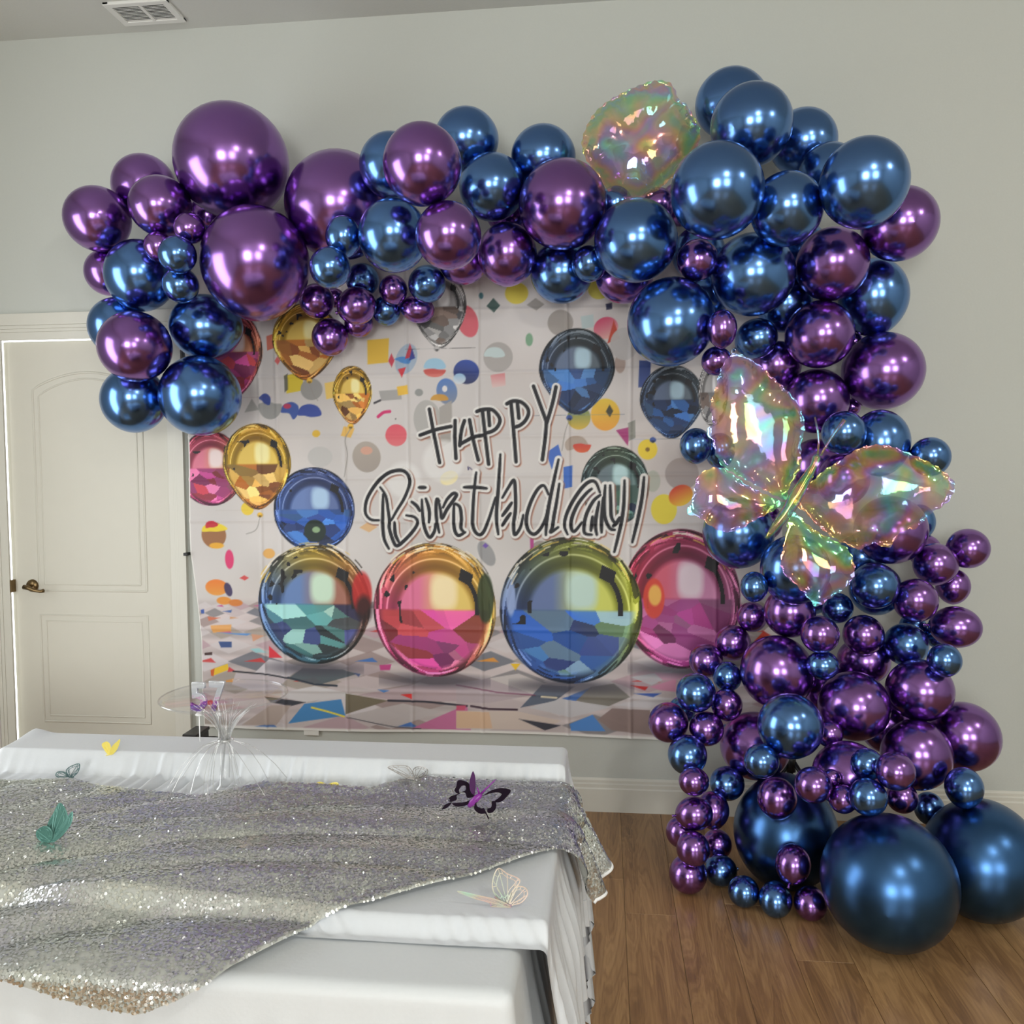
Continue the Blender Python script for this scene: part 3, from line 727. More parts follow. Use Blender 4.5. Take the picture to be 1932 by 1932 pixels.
ball(590, 962, 82, 83, (56, 88, 160), (66, 80, 130), (40, 64, 130), (40, 90, 180), 6, facets=[(44, 96, 190), (70, 130, 210), (36, 60, 130), (30, 36, 60)], win_c=(170, 200, 230))
ell(592, 1002, 22, 22, (36, 50, 46)); ell(594, 1000, 8, 6, (140, 170, 130)); 
ball(482, 876, 70, 80, seed=7, tear=1, **gold); knot_print(488, 972, (214, 170, 60))
ball(1088, 696, 71, 76, seed=8, tear=1, **bluep); knot_print(1074, 788, (60, 80, 140))
ball(1268, 754, 59, 64, seed=9, tear=1, **bluep); knot_print(1232, 830, (60, 80, 140))
ball(1346, 740, 27, 62, seed=10, **silv)
ball(1160, 916, 64, 74, (50, 70, 80), (60, 76, 56), (56, 90, 90), (60, 90, 96), 11, facets=[(40, 60, 110), (90, 130, 120), (60, 100, 80)], win_c=(176, 206, 208))
for s in ([(488, 978), (480, 1000), (462, 1008)], [(660, 808), (650, 830), (654, 860), (648, 900)], [(1074, 792), (1066, 815), (1060, 850)], [(582, 722), (590, 745), (598, 755)]):
    stroke(smooth_line(s), 1.6, (150, 146, 142))
# shadows on the printed floor, then the four great balls
for (x, y, w_) in ((590, 1262, 90), (818, 1286, 100), (1076, 1297, 110), (1290, 1264, 95)): ell(x, y, w_, 13, (70, 68, 80), 0, .75, .03)
ball(1285, 1131, 110, 132, (190, 40, 70), (150, 40, 80), (180, 90, 140), (180, 60, 150), 12, facets=[(176, 70, 150), (150, 46, 120), (206, 120, 180), (130, 40, 100)], win_c=(226, 206, 216))
ball(590, 1141, 114, 119, (50, 90, 160), (180, 150, 50), (130, 60, 40), (60, 110, 130), 13, facets=[(80, 150, 150), (60, 110, 120), (60, 70, 130), (150, 200, 190), (50, 60, 66)], win_c=(200, 226, 204))
ball(818, 1152, 121, 131, (210, 70, 120), (200, 140, 50), (220, 180, 60), (214, 70, 150), 14, facets=[(214, 76, 160), (190, 60, 140), (230, 130, 180), (170, 60, 60), (150, 60, 130)], win_c=(246, 226, 180))
ball(1076, 1153, 136, 141, (46, 70, 130), (120, 126, 50), (190, 196, 50), (50, 96, 190), 15, facets=[(44, 100, 200), (70, 140, 214), (150, 190, 220), (46, 62, 130), (110, 150, 120)], win_c=(190, 216, 206))
ell(681, 1120, 20, 42, (190, 40, 40), 0, .85, .01); ell(685, 1150, 16, 26, (36, 20, 22), 0, .8, .02)
ell(915, 1130, 16, 48, (46, 60, 36), 0, .9, .006); ell(1234, 1130, 20, 38, (214, 70, 50), 0, .9, .005); ell(1236, 1124, 12, 20, (236, 190, 90), 0, .9, .008); ell(963, 1130, 9, 34, (150, 170, 214), 0, .9, .006)
for i in range(150):                                    # hair-fine glints over the tops of the great balls
    bx, by, brx, bry = [(590, 1141, 114, 119), (818, 1152, 121, 131), (1076, 1153, 136, 141), (1285, 1131, 108, 130)][i % 4]
    a0 = rr.uniform(.15, .85) * PI; da = rr.uniform(.08, .3); rad = rr.uniform(.88, .995)
    if i % 4 == 3 and a0 > 2.0: continue
    pts = [(bx + brx * rad * math.cos(a0 + da * k / 4), by - bry * rad * math.sin(a0 + da * k / 4)) for k in range(5)]
    stroke(pts, rr.uniform(1.2, 2.6), rr.choice([(236, 226, 200), (40, 34, 26), (226, 190, 90), (30, 28, 30), (245, 240, 230)]), .85)

# lettering
g1 = lambda p: smooth_line(PL(6.44, 780, 700, p)); g2 = lambda p: smooth_line(PL(6.44, 670, 840, p)); g3 = lambda p: smooth_line(PL(6.44, 930, 840, p))
happy = [g1(p) for p in ([(185, 462), (240, 760), (310, 1112)], [(72, 778), (250, 715), (448, 672)], [(500, 600), (498, 830), (510, 1062)], [(614, 602), (578, 720), (556, 905)], [(676, 592), (720, 830), (782, 1082)], [(556, 890), (640, 845), (730, 800), (840, 780)],
         [(832, 480), (868, 800), (908, 1132)], [(765, 490), (840, 465), (950, 468), (1025, 540), (1045, 610), (1005, 690), (945, 732), (892, 748)], [(905, 480), (912, 570), (918, 660)],
         [(1182, 400), (1215, 760), (1242, 1102)], [(1130, 395), (1200, 362), (1300, 372), (1378, 440), (1395, 515), (1355, 600), (1295, 655), (1242, 676)], [(1258, 385), (1268, 480), (1276, 570)],
         [(1456, 182), (1535, 400), (1612, 612)], [(1730, 190), (1690, 380), (1620, 620)], [(1614, 605), (1600, 800), (1564, 1078)])]
birth = [g2(p) for p in ([(280, 915), (180, 905), (115, 830), (120, 700), (170, 580), (270, 440), (400, 335), (540, 305), (622, 345), (655, 425), (640, 520), (580, 660), (500, 790), (430, 915)],
         [(295, 512), (362, 620), (392, 800), (408, 930), (405, 1010), (450, 1160), (500, 1226), (600, 1150), (700, 1040), (752, 940), (710, 875), (612, 855)], [(330, 600), (325, 800), (326, 1000), (345, 1150), (400, 1262)],
         [(470, 940), (478, 1080), (520, 1180)], [(680, 690), (740, 740), (775, 800)],
         [(802, 665), (812, 850), (840, 1020), (898, 1122), (955, 1050), (968, 960)], [(850, 650), (880, 740), (895, 830), (890, 940)], [(768, 515), (845, 515)],
         [(1015, 680), (985, 660), (975, 780), (985, 920), (1015, 1065)], [(1010, 690), (1030, 790), (1048, 890), (1110, 780), (1195, 660), (1225, 600), (1180, 590), (1110, 660), (1060, 760)], [(1195, 720), (1190, 900), (1205, 1040), (1250, 1100), (1330, 1060)], [(1210, 710), (1268, 760), (1285, 900), (1280, 1010), (1320, 1060)],
         [(1466, 332), (1442, 540), (1425, 800), (1425, 980), (1475, 1078), (1545, 1070), (1620, 900), (1700, 640)], [(1318, 512), (1450, 512), (1592, 526)])]
birth += [g3(p) for p in ([(85, 112), (62, 500), (38, 860), (60, 1084)], [(110, 640), (180, 520), (250, 425), (268, 560), (270, 780), (248, 960), (262, 1090), (330, 1000), (365, 850)], [(110, 860), (170, 780), (225, 700)], [(110, 980), (160, 900), (210, 830)],
         [(672, 600), (620, 495), (555, 520), (480, 640), (420, 800), (402, 930), (430, 1040), (500, 1085), (580, 1010), (640, 880), (672, 720)], [(795, 175), (730, 470), (680, 720), (650, 940), (640, 1095)], [(805, 470), (770, 700), (740, 860), (720, 1000), (700, 1060), (790, 1000)],
         [(1300, 575), (1250, 455), (1180, 440), (1085, 515), (970, 680), (890, 850), (868, 985), (905, 1085)], [(1200, 530), (1130, 590), (1030, 720), (960, 880), (950, 1000), (990, 1050), (1080, 940)], [(1305, 605), (1220, 680), (1140, 830), (1110, 960), (1115, 1070), (1200, 1090)], [(1290, 690), (1260, 840), (1245, 980), (1262, 1090)], [(1210, 870), (1200, 960), (1190, 1040)],
         [(1365, 490), (1352, 700), (1362, 880), (1420, 1010), (1480, 1030)], [(1425, 490), (1432, 700), (1440, 870), (1490, 960)], [(1600, 430), (1592, 700), (1568, 900), (1530, 1080), (1475, 1300)], [(1340, 640), (1320, 900), (1320, 1060)], [(1838, 390), (1812, 640), (1762, 900), (1695, 1180)], [(1540, 880), (1500, 950), (1460, 985)])]
for s in happy + birth: stroke(s, 17, (196, 120, 84), .55, off=(2.5, 2.5))
for s in happy + birth: stroke(s, 17, (70, 46, 52), .5, off=(1.2, 1.6))
for s in happy + birth: stroke(s, 15.5, (224, 222, 218))
for s in happy: stroke(s, 7.0, (20, 21, 29))
for s in birth: stroke(s, 7.0, (20, 21, 29), taper=True)
stroke([(882, 881), (883, 886)], 2.5, (60, 54, 100)); stroke([(885, 882), (889, 886)], 2, (80, 76, 110))
# white hem
hem = np.clip((BZ0 + .012 - ZZ) / .002, 0, 1); blend((slice(None), slice(None)), hem, srgb((228, 226, 222)))
hem = np.clip((BX0 + .006 - XX) / .002, 0, 1); blend((slice(None), slice(None)), hem, srgb((228, 226, 222)))

# relief: fold lines from the packet, soft sag between the pins
Yd = np.zeros_like(XX)
for px in (492, 527, 650, 772, 905, 1072, 1189, 1350):
    x0 = q(px, 1000)[0]; wob = .004 * np.sin(ZZ * 3 + px)
    Yd -= .0045 * np.exp(-((XX - x0 - wob) / .007) ** 2)
for py in (588, 704, 822, 900, 985, 1190, 1310):
    z0 = q(800, py)[1]; wob = .006 * np.sin(XX * 2.2 + py)
    Yd -= .0035 * np.exp(-((ZZ - z0 - wob) / .008) ** 2)
Yd -= .010 * (vnoise(XX * 2.0 + 4, ZZ * 1.5 + 7, 21) - .5) + .006 * (vnoise(XX * 5.0 + 4, ZZ * 2.5 + 7, 22) - .5)
edge_c = np.exp(-(XX - BX0) / .06) * np.sin(ZZ * 9) * .006
V = np.stack([XX + edge_c * .4 + np.exp(-(XX - BX0) / .10) * np.clip(q(400, 1040)[1] - ZZ, 0, .4) * .10, np.full_like(XX, BY + .012) + Yd, ZZ - .006 * np.sin(XX * 3.5) * np.exp(-(ZZ - BZ0) / .1)], -1).reshape(-1, 3)
ii = np.arange(GZ * GX).reshape(GZ, GX)
F = np.stack([ii[:-1, :-1], ii[:-1, 1:], ii[1:, 1:], ii[1:, :-1]], -1).reshape(-1, 4)
bd = np_mesh('backdrop_banner', V, F, M['print'])
ca = bd.data.color_attributes.new('print', 'FLOAT_COLOR', 'POINT')
lv = np.clip(IMG, 0, 1); lv = np.where(lv <= .04045, lv / 12.92, ((lv + .055) / 1.055) ** 2.4)
rgba = np.ones((GZ * GX, 4), np.float32); rgba[:, :3] = lv.reshape(-1, 3)
ca.data.foreach_set('color', rgba.ravel())
tag(bd, 'printed happy birthday cloth backdrop with painted metallic balloons pinned to the wall', 'backdrop')
# little black clip and a white tape tab at the cloth's edges
p = atY(353, 1045, -.02); bm = bmesh.new(); box(bm, p.x - .0065, p.x + .0065, -.042, -.002, p.z - .0065, p.z + .0065, .001)
box(bm, p.x - .002, p.x + .012, -.045, -.040, p.z - .003, p.z + .003, .001)
tag(bm_obj('push_clip', bm, M['black']), 'tiny black clip holding the edge of the printed backdrop', 'clip')
p = atY(586, 1384, -.02); bm = bmesh.new(); box(bm, p.x - .034, p.x + .034, -.012, -.0003, p.z - .011, p.z + .012, .001)
bm_obj_ = bm_obj('tape_tab', bm, M['white_plastic']); tag(bm_obj_, 'white tape tab on the wall under the hem of the backdrop', 'tape tab')

# ------------------------------------------------------------------ balloons of the garland
def balloon_mesh(name, m, neck=True):
    """unit latex balloon, crown at +Z, equator radius 1, neck with rolled knot at -Z"""
    prof = []
    for i in range(13):
        t = PI / 2 * i / 12; prof.append((max(math.sin(t), 1e-3), 1.06 * math.cos(t)))
    for i in range(1, 13):
        t = PI / 2 * i / 13; r = math.cos(t) * (1 - .10 * math.sin(t) ** 2); prof.append((r, -1.10 * math.sin(t)))
    if neck: prof += [(.085, -1.115), (.055, -1.14), (.05, -1.155), (.085, -1.165), (.10, -1.185), (.085, -1.205), (.05, -1.21), (.06, -1.23), (.115, -1.27), (.11, -1.275), (.02, -1.25)]
    else: prof += [(.05, -1.105), (.002, -1.108)]
    bm = bmesh.new(); lathe(bm, prof, n=40)
    bmesh.ops.remove_doubles(bm, verts=bm.verts, dist=1e-4)
    bmesh.ops.recalc_face_normals(bm, faces=bm.faces)
    me = bpy.data.meshes.new(name); bm.to_mesh(me); bm.free()
    me.polygons.foreach_set('use_smooth', [True] * len(me.polygons)); me.materials.append(m)
    return me
BM = {'b': balloon_mesh('blue_balloon', M['blue']), 'p': balloon_mesh('purple_balloon', M['purple']), 'B': balloon_mesh('giant_blue_balloon', M['blue_big'])}
BM2 = {'b': balloon_mesh('blue_balloon_hidden_knot', M['blue'], False), 'p': balloon_mesh('purple_balloon_hidden_knot', M['purple'], False), 'B': balloon_mesh('giant_blue_balloon_hidden_knot', M['blue_big'], False)}
# each: centre x, y and half width, half height as seen in the photograph, colour, label, [options]; listed from the back to the front
# options: floor = stands on the floor, kn = direction of the knot in the picture (degrees, 0 right, 90 up)
BAL = [
 # --- left end of the garland
 (395, 408, 38, 38, 'p', 'purple balloon squeezed in behind the two giant purple balloons'),
 (640, 388, 100, 102, 'p', 'giant purple balloon with its lower half hidden behind small blue ones'),
 (272, 352, 61, 61, 'p', 'purple balloon tucked behind another, left of the topmost giant purple one'),
 (205, 514, 46, 44, 'p', 'purple balloon mostly hidden behind a blue one, against the wall above the door casing'),
 (222, 617, 56, 56, 'b', 'blue balloon over the door casing corner, hidden behind a purple one'),
 (388, 617, 71, 60, 'b', 'blue balloon directly below the lower giant purple balloon'),
 (184, 413, 64, 61, 'p', 'purple balloon at the outermost tip of the garland, over the bare wall by the door'),
 (253, 755, 63, 62, 'b', 'lower blue balloon hanging fully in front of the door panel'),
 (438, 305, 108, 109, 'p', 'topmost giant purple balloon of the garland above the door'),
 (303, 389, 61, 57, 'p', 'purple balloon in front of another, touching the topmost giant purple balloon'),
 (264, 520, 67, 69, 'b', 'blue balloon behind a cluster of three tiny balloons, above the door casing'),
 (255, 654, 71, 65, 'p', 'purple balloon hanging over the head of the door'),
 (378, 747, 77, 74, 'b', 'lowest blue balloon at the door end, overlapping the corner of the backdrop'),
 (358, 431, 31, 29, 'p', 'tiny purple balloon between two purple balloons and the lower giant one'),
 (341, 538, 35, 33, 'b', 'tiny blue balloon under a matching blue one beside the lower giant purple balloon'),
 (482, 497, 101, 111, 'p', 'lower giant purple balloon hanging over the top edge of the backdrop'),
 (299, 466, 28, 30, 'p', 'tiny purple balloon half hidden behind a tiny blue one'),
 (335, 481, 36, 36, 'b', 'tiny blue balloon in front of a tiny purple one by the lower giant balloon'),
 # --- middle of the garland
 (738, 313, 58, 65, 'b', 'blue balloon showing as a crescent behind a purple one, right of the giant purple ones'),
 (880, 263, 61, 61, 'b', 'blue balloon rising highest in the middle stretch of the garland'),
 (1025, 296, 61, 61, 'b', 'blue balloon standing alone above a big purple one beside the square foil balloon'),
 (1160, 385, 32, 34, 'b', 'small blue balloon just under the lower left of the square foil balloon'),
 (960, 402, 44, 40, 'p', 'purple balloon hardly showing in the gap behind the middle blue balloons'),
 (874, 495, 46, 42, 'p', 'purple balloon showing only its lower rim above the printed silver balloon'),
 (1178, 520, 55, 52, 'p', 'purple balloon showing only its lower rim over the backdrop top, right of two blue ones'),
 (1060, 514, 59, 58, 'b', 'blue balloon hanging over the bare top of the backdrop under the big purple one'),
 (929, 353, 61, 64, 'b', 'blue balloon in the middle of the garland between two purple ones'),
 (957, 480, 54, 62, 'p', 'purple balloon at the lower edge of the garland, left of a hanging blue one'),
 (648, 447, 33, 41, 'b', 'small dark blue balloon in front of the half hidden giant purple one'),
 (742, 445, 64, 71, 'b', 'blue balloon over a hanging bunch of small purple ones'),
 (797, 311, 72, 80, 'p', 'upright purple balloon at the top of the middle stretch between blue ones'),
 (846, 445, 60, 65, 'p', 'purple balloon under the upright purple one, right of a big blue one'),
 (1062, 386, 81, 85, 'p', 'big purple balloon in front, left of the square foil balloon'),
 (1112, 498, 32, 35, 'b', 'small blue balloon nestled under the big purple one of the middle stretch'),
 # small bunch under the middle
 (632, 562, 18, 18, 'p', 'tiny dark purple balloon at the heart of the hanging purple bunch'),
 (684, 528, 31, 31, 'b', 'small blue balloon above the hanging purple bunch, behind its neighbours'),
 (677, 610, 27, 26, 'p', 'small purple balloon peeking out behind the hanging purple bunch'),
 (729, 586, 26, 29, 'b', 'small blue balloon low in the hanging bunch, right of the purple ones'),
 (623, 505, 38, 39, 'b', 'small blue balloon touching the lower giant purple balloon, above the purple bunch'),
 (742, 547, 26, 29, 'p', 'small dark purple balloon between two small blue ones under the garland'),
 (788, 583, 33, 26, 'p', 'small flattened purple balloon beside the printed silver balloon', dict(kn=170)),
 (806, 536, 35, 35, 'b', 'small blue balloon above the printed silver balloon'),
 (598, 568, 33, 32, 'p', 'small purple balloon at the outer side of the hanging bunch', dict(kn=-40)),
 (673, 577, 38, 35, 'p', 'larger purple balloon of the hanging bunch', dict(kn=200)),
 (623, 636, 34, 35, 'p', 'lowest purple balloon of the hanging bunch over the printed gold balloon', dict(kn=90)),
 # --- right shoulder
 (1318, 478, 50, 50, 'b', 'dark blue balloon hidden behind the small purple one ringed by blue'),
 (1330, 562, 44, 44, 'b', 'dark blue balloon deep between three big blue ones over the backdrop'),
 (1512, 468, 48, 48, 'b', 'dark blue balloon hidden between blue and purple ones of the shoulder'),
 (1285, 385, 42, 42, 'p', 'purple balloon mostly hidden behind a large blue one, right of the square foil balloon'),
 (1240, 388, 34, 34, 'p', 'small dark purple balloon deep behind the square foil balloon'),
 (1380, 195, 70, 68, 'b', 'highest blue balloon of the garland, behind another blue one'),
 (1515, 268, 65, 64, 'b', 'blue balloon high on the shoulder, right of the two topmost ones'),
 (1563, 326, 57, 57, 'b', 'blue balloon almost hidden behind the big blue one on the outer shoulder'),
 (1484, 395, 68, 72, 'b', 'blue balloon in the shadowed middle of the blue shoulder'),
 (1697, 422, 74, 70, 'p', 'purple balloon sticking out farthest on the garland shoulder against the bare wall'),
 (1480, 575, 52, 52, 'b', 'dark blue balloon deep in the bend of the garland'),
 (1648, 560, 66, 75, 'b', 'blue balloon on the outer edge of the bend, behind purple ones'),
 (1465, 690, 46, 46, 'p', 'dark purple balloon behind the upper tip of the foil butterfly'),
 (1612, 645, 17, 17, 'p', 'tiny purple balloon peeking out between blue and purple ones on the outer edge'),
 (1608, 768, 16, 16, 'p', 'tiny pink purple balloon in the chink above the antennae of the foil butterfly'),
 (1570, 499, 69, 70, 'p', 'purple balloon in the bend of the garland, left of an outer blue one'),
 (1540, 757, 61, 61, 'p', 'purple balloon beside the upper wing of the foil butterfly'),
 (1665, 700, 79, 71, 'p', 'big purple balloon bulging out over the right wing of the foil butterfly', dict(kn=180)),
 (1546, 631, 66, 62, 'p', 'purple balloon above the upper wing of the foil butterfly'),
 (1630, 346, 84, 89, 'b', 'big blue balloon on the outer shoulder of the garland'),
 (1418, 236, 77, 80, 'b', 'second highest blue balloon of the garland, in front of the highest'),
 (1200, 454, 78, 78, 'b', 'big blue balloon below the square foil balloon'),
 (1353, 361, 86, 94, 'b', 'large blue balloon right beside the square foil balloon'),
 (1266, 607, 80, 85, 'b', 'big blue balloon hanging over the printed dark blue balloons', dict(kn=60)),
 (1421, 518, 80, 77, 'b', 'big blue balloon in the inner bend, right of a small purple one'),
 (1362, 620, 28, 37, 'p', 'small purple balloon between a big blue one and a small dark blue one'),
 (1352, 681, 29, 27, 'p', 'small purple balloon beside the loop at the tip of the foil butterfly'),
 (1427, 639, 42, 37, 'b', 'small dark blue balloon just above the tip of the foil butterfly', dict(kn=205)),
 (1316, 491, 38, 39, 'p', 'small purple balloon ringed by four big blue ones'),
 # --- column behind the foil butterfly
 (1560, 1300, 46, 46, 'p', 'dark purple balloon deep in the column behind the central purple one'),
 (1672, 1372, 50, 50, 'p', 'dark purple balloon deep in the column between three big purple ones'),
 (1530, 1120, 40, 40, 'b', 'dark blue balloon deep in the column behind the lowest wing tip'),
 (1540, 880, 52, 52, 'p', 'dark purple balloon behind the head of the foil butterfly'),
 (1590, 905, 50, 50, 'p', 'purple balloon behind the root of the right wing of the foil butterfly'),
 (1440, 985, 36, 36, 'p', 'purple balloon peeping out under the tail of the foil butterfly'),
 (1735, 985, 30, 34, 'b', 'blue balloon at the edge of the right wing of the foil butterfly'),
 (1625, 1052, 46, 46, 'b', 'dark blue balloon in the gap under the right wing of the foil butterfly'),
 (1745, 1040, 32, 32, 'p', 'purple balloon hidden behind the purple bunch at the wing tip of the foil butterfly'),
 (1660, 835, 57, 63, 'b', 'blue balloon above the right wing of the foil butterfly'),
 (1755, 862, 39, 37, 'b', 'small blue balloon jutting out above the right wing tip of the foil butterfly'),
 (1592, 817, 42, 41, 'b', 'small blue balloon behind the long antenna of the foil butterfly'),
 (1680, 1000, 71, 62, 'p', 'big purple balloon seen through the right wing of the foil butterfly'),
 (1358, 850, 28, 34, 'b', 'small blue balloon half covered by the upper left wing of the foil butterfly'),
 (1313, 841, 30, 34, 'b', 'small blue balloon sticking out beside the upper left wing of the foil butterfly'),
 (1652, 1112, 50, 49, 'b', 'dark blue balloon directly behind another blue one under the butterfly'),
 (1490, 1155, 48, 48, 'p', 'purple balloon under the lowest point of the foil butterfly'),
 (1393, 1005, 66, 68, 'b', 'big blue balloon under the lower left wing of the foil butterfly'),
 (1500, 1075, 65, 66, 'b', 'big blue balloon partly covered by the lowest wing of the foil butterfly'),
 (1722, 1183, 26, 26, 'b', 'small dark blue balloon in the chink between a purple and a blue one'),
 (1766, 1200, 22, 22, 'b', 'tiny dark blue balloon behind the egg shaped purple one'),
 (1650, 1105, 46, 42, 'b', 'blue balloon right of the lowest wing of the foil butterfly'),
 (1423, 1107, 26, 29, 'b', 'small blue balloon at the edge of the backdrop above a small purple one'),
 (1579, 1147, 31, 28, 'b', 'small blue balloon right below the lowest tip of the foil butterfly'),
 (1419, 1164, 28, 28, 'p', 'small purple balloon under a small blue one at the backdrop edge'),
 (1826, 1035, 41, 37, 'p', 'purple balloon jutting out farthest from the column over the bare wall', dict(kn=200)),
 (1798, 1106, 33, 34, 'p', 'purple balloon at the outer side, behind two purple ones'),
 (1765, 1065, 43, 39, 'p', 'purple balloon in front of the outermost one at the wing tip of the butterfly'),
 (1727, 1133, 43, 41, 'p', 'purple balloon above a blue one and left of the egg shaped purple one'),
 (1803, 1183, 52, 38, 'p', 'egg shaped purple balloon lying on its side at the outer edge of the column', dict(kn=180)),
 (1709, 1216, 43, 39, 'b', 'blue balloon between purple ones, left of the egg shaped one'),
 (1630, 1246, 52, 44, 'p', 'dark purple balloon deep in the column behind a small purple pair'),
 (1466, 1268, 68, 67, 'p', 'big purple balloon left in the column beside the backdrop edge', dict(kn=-60)),
 (1552, 1255, 32, 27, 'b', 'small blue balloon under a small purple pair in the column'),
 (1547, 1197, 36, 35, 'p', 'left one of a small purple pair under the foil butterfly'),
 (1629, 1198, 39, 37, 'p', 'right one of a small purple pair under the foil butterfly'),
 (1735, 1302, 67, 57, 'p', 'big purple balloon beneath a light blue one on the outer side'),
 (1782, 1246, 33, 32, 'b', 'small light blue balloon on the outer side under the egg shaped purple one'),
 (1383, 1213, 33, 34, 'p', 'small purple balloon in front of the printed magenta ball, upper of two'),
 (1332, 1246, 32, 31, 'p', 'small purple balloon in front of the printed magenta ball, lower of two'),
 (1372, 1277, 27, 29, 'b', 'small blue balloon behind two small purple ones over the backdrop'),
 (1611, 1332, 68, 64, 'p', 'big purple balloon in the centre of the column'),
 (1818, 1390, 70, 65, 'p', 'big purple balloon jutting out at the outer foot of the column'),
 (1565, 1385, 26, 26, 'p', 'small purple balloon in the chink under the central purple one'),
 (1425, 1407, 67, 63, 'p', 'big purple balloon behind a bright blue one and a small blue one'),
 (1600, 1462, 70, 63, 'p', 'big purple balloon low in the column above the giant blue ones'),
 (1729, 1424, 68, 67, 'p', 'big purple balloon above the front giant blue balloon'),
 (1491, 1370, 61, 61, 'b', 'bright blue balloon in front at the middle of the column'),
 (1437, 1436, 33, 32, 'b', 'small blue balloon sitting on a big purple one above the giant blue ones'),
 # --- chain of small ones on the backdrop side
 (1286, 1340, 25, 25, 'b', 'small blue balloon hidden in the chain over the bottom hem of the backdrop'),
 (1371, 1330, 29, 31, 'p', 'small dark purple balloon beside a blue one in the side chain'),
 (1313, 1307, 37, 36, 'b', 'blue balloon in the side chain over the printed floor of the backdrop'),
 (1261, 1363, 37, 37, 'p', 'outermost purple balloon of the side chain at the bottom hem of the backdrop'),
 (1333, 1375, 32, 32, 'p', 'purple balloon of the side chain right of the outermost one'),
 (1297, 1424, 36, 37, 'b', 'blue balloon of the side chain just below the hem of the backdrop', dict(kn=90)),
 (1309, 1474, 29, 27, 'p', 'small purple balloon of the side chain in front of the baseboard'),
 (1372, 1478, 33, 32, 'b', 'dark blue balloon in front of the baseboard beside the black stand'),
 # --- foot of the column
 (1482, 1569, 110, 98, 'B', 'giant blue balloon at the back of the foot, carrying small purple ones', dict(floor=1)),
 (1345, 1528, 30, 37, 'p', 'purple balloon hidden behind another over the baseboard, by the giant blue one'),
 (1353, 1593, 27, 29, 'p', 'purple balloon squeezed between the small purple bunch and the giant blue one'),
 (1285, 1570, 28, 30, 'p', 'purple balloon on the outer side of the low purple bunch'),
 (1310, 1535, 36, 32, 'p', 'top purple balloon of the low bunch near the floor', dict(kn=190)),
 (1298, 1649, 35, 37, 'p', 'purple balloon resting on the floor at the outer end of the chain', dict(floor=1)),
 (1308, 1602, 31, 34, 'p', 'purple balloon in the middle of the low bunch near the floor'),
 (1360, 1642, 31, 30, 'b', 'small blue balloon on the floor beside the outer purple one', dict(floor=1, kn=10)),
 (1853, 1621, 116, 119, 'B', 'giant blue balloon on the floor at the outer right, by the baseboard', dict(floor=1)),
 (1569, 1468, 17, 17, 'p', 'tiny dark purple balloon behind a small purple one above the giant blue ones'),
 (1590, 1508, 27, 27, 'p', 'small dark purple balloon in the cleft between the giant blue ones'),
 (1466, 1506, 37, 41, 'p', 'purple balloon lying on top of the rear giant blue balloon'),
 (1534, 1481, 35, 34, 'p', 'purple balloon right of the one on top of the rear giant blue balloon'),
 (1753, 1525, 29, 32, 'b', 'small blue balloon wedged between the front and the outer giant blue balloon'),
 (1819, 1486, 37, 40, 'b', 'small blue balloon on top of the outer giant blue balloon'),
 (1403, 1682, 29, 30, 'b', 'small blue balloon with its knot showing, on the floor left of two others', dict(floor=1, kn=185)),
 (1463, 1697, 31, 36, 'b', 'small blue balloon on the floor between a blue and a purple one', dict(floor=1)),
 (1496, 1630, 33, 40, 'p', 'small purple balloon standing knot down against the rear giant blue balloon', dict(kn=-100)),
 (1529, 1704, 31, 34, 'p', 'small purple balloon on the floor touching the front giant blue balloon', dict(floor=1)),
 (1676, 1662, 128, 131, 'B', 'front giant blue balloon, the biggest, standing on the wood floor', dict(floor=1)),
 (1636, 1442, 31, 30, 'b', 'small light blue balloon on the big purple one above the front giant blue balloon'),
 (1702, 1505, 30, 30, 'p', 'small purple balloon under a matching purple one on top of the front giant balloon'),
 (1638, 1504, 36, 36, 'b', 'small blue balloon sitting on top of the front giant blue balloon'),
 (1689, 1455, 38, 36, 'p', 'small purple balloon right of a light blue one above the front giant balloon'),
]
def ray_at(px, py, d):                       # point on the sight line at distance d in front of the far wall
    return atY(px, py, -d)
sol = []; vis = []; par = []
KB = 1.12
PRESS = .98
